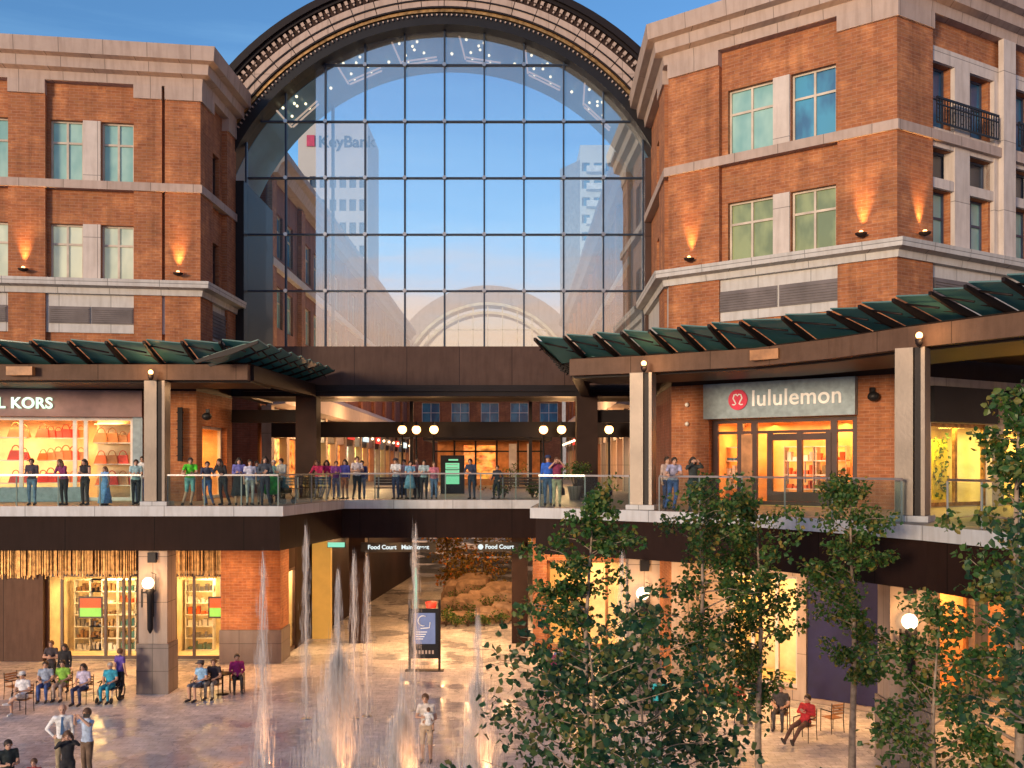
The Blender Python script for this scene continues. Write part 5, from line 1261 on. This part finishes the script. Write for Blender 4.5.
def table(x, y, lab):
    t = thing('cafe_table', lab, 'table', (x, y, 0), 0, 'round cafe tables on the plaza'); MB().lathe([(.02, .70), (.33, .705), (.34, .72), (.33, .735), (.02, .74)], n=20).build('table_top', 'steel_dark', t)
    MB().lathe([(.03, .03), (.03, .70)], n=8).build('stem', 'steel_dark', t); MB().lathe([(.22, 0), (.2, .02), (.04, .04)], n=14).build('foot', 'steel_dark', t)
def seated(px, py, pose, lab, clab, top, bot, rz=0, **kw):
    kw.setdefault('h', 1.8)
    """py = bearing of the feet"""
    Y = CAMZ*1000/(py-465); x = (px-512)*Y/1000
    a = R(rz); fy = .42; ox, oy = -math.sin(a)*fy*-1, math.cos(a)*fy
    cx, cy = x-math.sin(a)*.42, Y+math.cos(a)*.42
    p = person(0, 0, 0, pose, lab, top, bot, rz=rz, xy=(cx, cy), **kw)
    if clab: cafe_chair(cx, cy+.0, rz, clab)
    return p, cx, cy
seated(15, 716, 'sitx', 'person in white t-shirt and white cap sitting with crossed legs', 'metal chair under the person in the white cap', (.66, .66, .72), (.60, .58, .55), rz=-5, legs='short', hat=WHT, sleeve='short', shoe=WHT)
seated(42, 703, 'sit', 'seated person with dark hair in a grey-blue top and blue jeans', 'metal chair under the grey-blue top', (.28, .34, .45), (.05, .10, .30), rz=10, sleeve='short')
seated(57, 702, 'sit', 'seated person in a lime green shirt', 'metal chair under the lime green shirt', (.22, .45, .06), (.40, .32, .28), rz=0, sleeve='short')
seated(76, 706, 'sit', 'seated person in a lilac shirt and navy trousers beside the wheelchair', 'metal chair under the lilac shirt', (.50, .46, .62), NAV, rz=-8, sleeve='short', hl=.3)
_, wx, wy = seated(104, 704, 'sit', 'person in a turquoise outfit sitting in the wheelchair', None, (.03, .30, .45), (.03, .30, .45), rz=-5, sleeve='short', hair='hair_g', h=1.78)
WC = thing('wheelchair', 'dark wheelchair carrying the person in turquoise', 'wheelchair', (wx, wy, 0), R(-5))
for sx in (-1, 1):
    m = MB(); m.tube([(sx*.31, .12+.31*math.cos(q), .33+.31*math.sin(q)) for q in [2*PI*k/20 for k in range(21)]], .022, 6)
    for k in range(8): q = PI*k/4; m.tube([(sx*.31, .12, .33), (sx*.31, .12+.3*math.cos(q), .33+.3*math.sin(q))], .005, 4)
    m.build('wheel', 'black', WC); MB().tube([(sx*.25-.02, -.42, .1), (sx*.25+.02, -.42, .1)], .1, 12, smooth=False).build('caster', 'black', WC)
    MB().tube([(sx*.26, -.42, .1), (sx*.26, -.35, .45), (sx*.26, .22, .48), (sx*.26, .26, 1.0), (sx*.26, .38, 1.0)], .016, 6).build('frame', 'steel', WC); MB().box(sx*.30-.03, sx*.30+.03, -.25, .18, .66, .69).build('armrest', 'black', WC)
MB().box(-.24, .24, -.25, .22, .41, .44).build('seat', 'black', WC); MB().box(-.24, .24, .23, .26, .45, .95).build('backrest', 'black', WC)
person(47, 0, 0, 'fold', 'standing person in black with patterned top behind the seated row', (.05, .04, .05), BLK, xy=(-16.4, 35.6), h=1.76, hair='hair_b', sleeve='short')
person(62, 0, 0, 'stand', 'standing person with long dark hair in a black dress behind the seated row', BLK, BLK, xy=(-15.75, 35.2), hl=1.4, h=1.72)
person(120, 34.2, 0, 'stride', 'person in a purple top walking beside the granite column base', (.10, .06, .32), BLK, rz=150, h=1.74, sleeve='short', hair='hair_b')
seated(192, 702, 'sit', 'person in a light blue shirt and dark cap at the cafe tables', 'metal chair under the light blue shirt', (.22, .40, .62), (.12, .13, .16), rz=-25, sleeve='short', legs='short', hat=(.08, .07, .08))
seated(209, 700, 'sit', 'seated person in a black top between the light blue and magenta shirts', 'metal chair under the black top', (.04, .03, .04), (.30, .26, .22), rz=-5, sleeve='short', hair='hair_b')
seated(238, 694, 'sit', 'seated person in a magenta top at the right cafe table', 'metal chair under the magenta top', (.35, .02, .16), BLK, rz=20)
table(-10.1, 34.9, 'round cafe table between the black top and the magenta top')
cafe_chair(-17.0, 34.2, 60, 'empty metal chair behind the white cap')
Yb = 23.4
person(62, 0, 0, 'hip', 'bald person in a white shirt and blue tie with a hand on the hip', WHT, KHA, xy=(-11.5, 25.6), h=1.88, hair='bald', rz=15)
o = bpy.data.objects[-1] if False else None
tie = thing('necktie', 'x', 'x'); bpy.data.objects.remove(tie)
bald = [q for q in COL.objects if q.get('label', '').startswith('bald person')][0]
MB().hexa([(-.035, -.125, 1.05), (.035, -.125, 1.05), (.035, -.11, 1.05), (-.035, -.11, 1.05)], [(-.02, -.095, 1.46), (.02, -.095, 1.46), (.02, -.08, 1.46), (-.02, -.08, 1.46)]).build('tie', cloth((.05, .12, .25)), bald)
person(91, 0, 0, 'photo', 'person in a light blue shirt and brown trousers photographing the fountain', (.42, .52, .68), (.14, .09, .06), xy=(-10.75, 25.3), h=1.86, rz=-30, sleeve='short', hair='hair_b')
tag(MB().box(-.07, .07, -.03, .03, 0, .09).build('camera', 'black', None, (-10.62, 24.96, 1.70)), 'small black camera held up by the person in brown trousers', 'camera')
person(68, 0, 0, 'photo', 'person with long brown hair in a black coat before the bald man', BLK, BLK, xy=(-10.62, 23.9), h=1.66, hl=1., hair='hair_b', rz=20)
person(8, 0, 0, 'hold', 'dark haired person in a black t-shirt cut by the lower left corner', (.02, .03, .03), DEN, xy=(-11.6, 23.0), h=1.72, sleeve='short', rz=40)
person(34, 0, 0, 'stand', 'head of a brown haired child at the bottom edge, left of the bald man', (.3, .05, .05), DEN, xy=(-10.85, 22.7), h=1.35, hair='hair_b')
# fountain players
person(427, 0, 0, 'carry', 'person in a pale t-shirt and shorts carrying a child in the fountain', (.62, .55, .50), (.50, .38, .28), xy=(-2.3, 26.9), h=1.86, sleeve='short', legs='short', hair='hair_b', rz=-5)
person(433, 0, 0, 'sit', 'small child in white held in the arms of the person in the fountain', WHT, WHT, xy=(-2.22, 26.6), h=.95, hair='hair_b', rz=170, legs='short').location.z = .85
# right side of the plaza
seated(778, 731, 'sit', 'person in black seated left of the red shirt behind the aspens', 'wooden slat chair under the person in black', (.06, .05, .05), (.05, .045, .05), rz=-25, sleeve='short')
seated(797, 743, 'slouch', 'person in a red shirt leaning back with legs stretched out', 'wooden slat chair under the red shirt', (.45, .025, .03), (.10, .05, .04), rz=-48, h=1.82)
cafe_chair(9.6, 30.0, 205, 'empty wooden slat chair right of the red shirt')
seated(745, 724, 'sit', 'seated person in dark red half hidden by the aspen in front', 'wooden slat chair half hidden behind an aspen trunk', (.28, .05, .04), (.06, .05, .05), rz=20)
seated(705, 722, 'sit', 'seated person in orange-red deep behind the aspen leaves', 'wooden slat chair deep behind the aspen leaves', (.40, .10, .04), BLK, rz=-10)
person(550, 34.5, 0, 'stand', 'person in a purple-red top standing behind the nearest aspen', (.28, .04, .15), DEN, h=1.7)
person(560, 35.2, 0, 'hold', 'person in a blue-grey top right of the purple-red top behind the leaves', (.2, .2, .35), BLK, h=1.66)
person(660, 30, 0, 'stand', 'person in a turquoise top behind the aspens by the stone column', (.03, .35, .40), BLK, h=1.7)

# ================================================================ aspens in the foreground
def aspen(px, Y, top, r, lab, seed, n=5200, size=.10, h0=.3, mt='leaf', trunks=1, lean=0, nbr=46, x=None):
    rng = random.Random(seed); x = (px-512)*Y/1000 if x is None else x
    t = thing('aspen_tree', lab, 'tree', (x, Y, 0), 0, 'aspens in the foreground')
    tr = MB(); lim = []; cr = MB()
    for k in range(trunks):
        ox = 0 if trunks == 1 else (k-.5)*.35; pts = []; m_ = 9
        for i in range(m_+1):
            f = i/m_; pts.append(Vector((ox*(1+f*1.2)+lean*f+.10*math.sin(f*7+seed+k)*f, ox*.4*f+.08*math.cos(f*5+seed), top*f*(1 if k == 0 else .9))))
        r0 = .012*top+.01; tr.tube(pts, [r0*(1-f/m_*.9) for f in range(m_+1)], 9)
        for b in range(nbr//trunks):
            f = h0+(1-h0)*(b+rng.random())/(nbr//trunks); f = min(f, .985); i = int(f*m_); p = pts[i].lerp(pts[min(m_, i+1)], f*m_-i)
            env = math.sin(PI*min(1, max(.05, (f-h0*.75)/(1.06-h0*.75))))**.6; L = r*env*rng.uniform(.45, 1.12); q = rng.uniform(0, 6.28) if True else 0; up = rng.uniform(.15, .9)
            e1 = p+Vector((math.cos(q)*L*.55, math.sin(q)*L*.55, L*up*.45)); e2 = p+Vector((math.cos(q+rng.uniform(-.3, .3))*L, math.sin(q)*L, L*up*.7+rng.uniform(-.15, .1)))
            tr.tube([p, e1, e2], [r0*.38*(1.15-f), r0*.22*(1.15-f), .004], 5)
            per = max(8, int(n/nbr)); 
            for s_ in range(4):
                g = (.4, .62, .82, 1.0)[s_]; c = (p.lerp(e1, g/.55) if g < .55 else e1.lerp(e2, (g-.55)/.45)); c = c+Vector((rng.gauss(0, .08*r), rng.gauss(0, .08*r), rng.gauss(0, .07*r)))
                leaves(cr, c, int(per*rng.uniform(.12, .4)), r*.20, size, rng, .8)
    tr.build('trunk', 'bark', t); cr.build('crown', mt, t)
aspen(588, 19.5, 7.35, 1.15, 'aspen whose top reaches the walkway edge left of the middle column', 1, 5200, .105, .28, 'leaf')
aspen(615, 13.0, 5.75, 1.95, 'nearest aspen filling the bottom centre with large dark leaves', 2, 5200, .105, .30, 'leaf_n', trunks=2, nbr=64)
aspen(700, 22.0, 7.4, 1.35, 'aspen with bare twigs showing between the nearest tree and the slender one', 3, 4300, .10, .3, 'leaf')
aspen(759, 23.0, 7.3, 1.25, 'slender aspen standing left of the person in black on the right', 4, 5200, .10, .33, 'leaf')
aspen(853, 23.0, 7.6, 1.2, 'slender pale-stemmed aspen to the right of the empty chair', 5, 5200, .10, .38, 'leaf')
aspen(1018, 14.5, 9.1, 1.0, 'tall aspen at the right edge rising past the walkway', 6, 5200, .10, .22, 'leaf', nbr=60)
aspen(935, 17.0, 5.5, 1.3, 'dense low aspen in the lower right', 7, 4200, .09, .25, 'leaf')
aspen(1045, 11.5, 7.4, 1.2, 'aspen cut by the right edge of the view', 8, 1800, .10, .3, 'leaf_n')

# ================================================================ fountain
def jet(px, Y, h, lab, plume=0., seed=1, wid=.05):
    rng = random.Random(seed); x = (px-512)*Y/1000; t = thing('fountain_jet', lab, 'fountain jet', (x, Y, 0), 0, 'water jets of the plaza fountain'); m = MB()
    n = 14; pts = []; rr = []
    for i in range(n+1):
        f = i/n; pts.append((rng.gauss(0, .012)*(1+f), rng.gauss(0, .012)*(1+f), h*f)); rr.append(wid*.6*(1-.55*f)*rng.uniform(.85, 1.15))
    m.tube(pts, rr, 7); m.build('water_column', 'water', t); m = MB()
    def streak(p, L, w_):
        m.add([(p[0]-w_, p[1], p[2]), (p[0]+w_, p[1]-w_, p[2]), (p[0], p[1]+w_, p[2]), (p[0], p[1], p[2]+L)], [(0, 1, 3), (1, 2, 3), (2, 0, 3), (0, 2, 1)])
    for _ in range(int(90*h)):
        z = rng.uniform(0, h*.93); s_ = .03+.11*(1-z/h); streak((rng.gauss(0, s_), rng.gauss(0, s_), z), rng.uniform(.25, .7), rng.uniform(.012, .03))
    if plume:
        for _ in range(int(3000*plume)):
            z = rng.random()**1.3*h*.55; s_ = .10+.42*plume*(1-z/(h*.56)); streak((rng.gauss(0, s_), rng.gauss(0, s_), z), rng.uniform(.2, .8), rng.uniform(.012, .032))
    m.build('spray', 'spray', t)
    MB().lathe([(.16, 0), (.16, .02), (.05, .03)], n=12).build('nozzle', 'steel', t)
JT = [(263, 26.0, 5.75, 'tall thin jet, leftmost in the fountain', 0.12, .05), (306, 31.5, 6.1, 'thin jet in front of the left passage pier', 0, .06), (338, 25.5, 5.35, 'tall jet rising out of the broad foaming plume', 1., .05), (354, 31.5, 5.2, 'thin jet just right of the foaming plume', 0, .05), (367, 31.8, 5.1, 'thin jet at the left edge of the dark passage', 0, .05),
      (415, 32.5, 6.1, 'tall jet in front of the framed map stand', 0, .055), (402, 25.0, 2.8, 'low misty jet left of the person carrying a child', .55, .03), (478, 25.5, 4.2, 'misty jet right of the person carrying a child', .5, .03), (622, 30.0, 5.4, 'jet half hidden behind the aspen leaves', 0, .05)]
for i, (px, Y, h, lab, pl, wd) in enumerate(JT): jet(px, Y, h, lab, pl, i+3, wd)
for px, Y in ((263, 26), (338, 25.5), (402, 25), (478, 25.5), (360, 31.6), (415, 32.4)):
    light('fountain_light', 'SPOT', ((px-512)*Y/1000+.25, Y-.3, .05), 480, (1, .42, .16), (PI, 0, 0), spot_size=R(50), spot_blend=.8, shadow_soft_size=.08)
# ================================================================ sky, sun, exposure
CLOUD = 1.3
w = bpy.data.worlds.new('World'); scn.world = w; w.use_nodes = True
nt = w.node_tree; bg = nt.nodes['Background']; sky = nt.nodes.new('ShaderNodeTexSky'); sky.sky_type = 'NISHITA'; sky.sun_disc = False
SE, SA = R(5), R(215)      # low sun behind the camera
sky.sun_elevation = SE; sky.sun_rotation = SA; sky.ozone_density = 3.2; sky.air_density = 1.0; sky.dust_density = 1.4; sky.altitude = 1300
# a low sunset band of thin streaked cloud round the horizon, fading up into the clear sky
tc = nt.nodes.new('ShaderNodeTexCoord'); sp = nt.nodes.new('ShaderNodeSeparateXYZ'); nt.links.new(tc.outputs['Generated'], sp.inputs[0])
cl = noi(nt, (lambda mp: (mp.inputs['Scale'].__setattr__('default_value', (2.5, 2.5, 26)), nt.links.new(tc.outputs['Generated'], mp.inputs[0]), mp.outputs[0])[2])(nt.nodes.new('ShaderNodeMapping')), 1.3, 6, .6)
ad = nt.nodes.new('ShaderNodeMath'); ad.operation = 'MULTIPLY_ADD'; ad.inputs[1].default_value = .16; nt.links.new(cl, ad.inputs[0]); 
nt.links.new(sp.outputs[2], ad.inputs[2])
fac = ramp(nt, ad.outputs[0], [(.19, (.95,)*3), (.245, (.7,)*3), (.34, (.34,)*3), (.47, (.0,)*3)])
col = ramp(nt, ad.outputs[0], [(.14, (3.2, 1.6, .8)), (.235, (3.2, 1.9, 1.2)), (.30, (1.7, 2.3, 2.8)), (.4, (1.2, 2.2, 3.0))])
sc_ = nt.nodes.new('ShaderNodeVectorMath'); sc_.operation = 'SCALE'; sc_.inputs['Scale'].default_value = CLOUD; nt.links.new(col, sc_.inputs[0])
nt.links.new(mixcol(nt, fac, sky.outputs[0], sc_.outputs[0]), bg.inputs[0]); bg.inputs[1].default_value = .15
sd = bpy.data.lights.new('sun', 'SUN'); sd.energy = 1.5; sd.angle = R(12); sd.color = (1, .75, .5); so = link('sun', sd)
dv = Vector((math.sin(SA)*math.cos(SE), math.cos(SA)*math.cos(SE), math.sin(SE)))   # towards the sun
so.rotation_euler = dv.to_track_quat('Z', 'Y').to_euler()
scn.view_settings.view_transform = 'Standard'; scn.view_settings.look = 'None'; scn.view_settings.gamma = 1; scn.view_settings.exposure = 1.15
scn.cycles.use_denoising = True; scn.cycles.max_bounces = 6; scn.cycles.transparent_max_bounces = 24; scn.cycles.diffuse_bounces = 3; scn.cycles.caustics_reflective = False; scn.cycles.caustics_refractive = False
scn.cycles.sample_clamp_indirect = 4
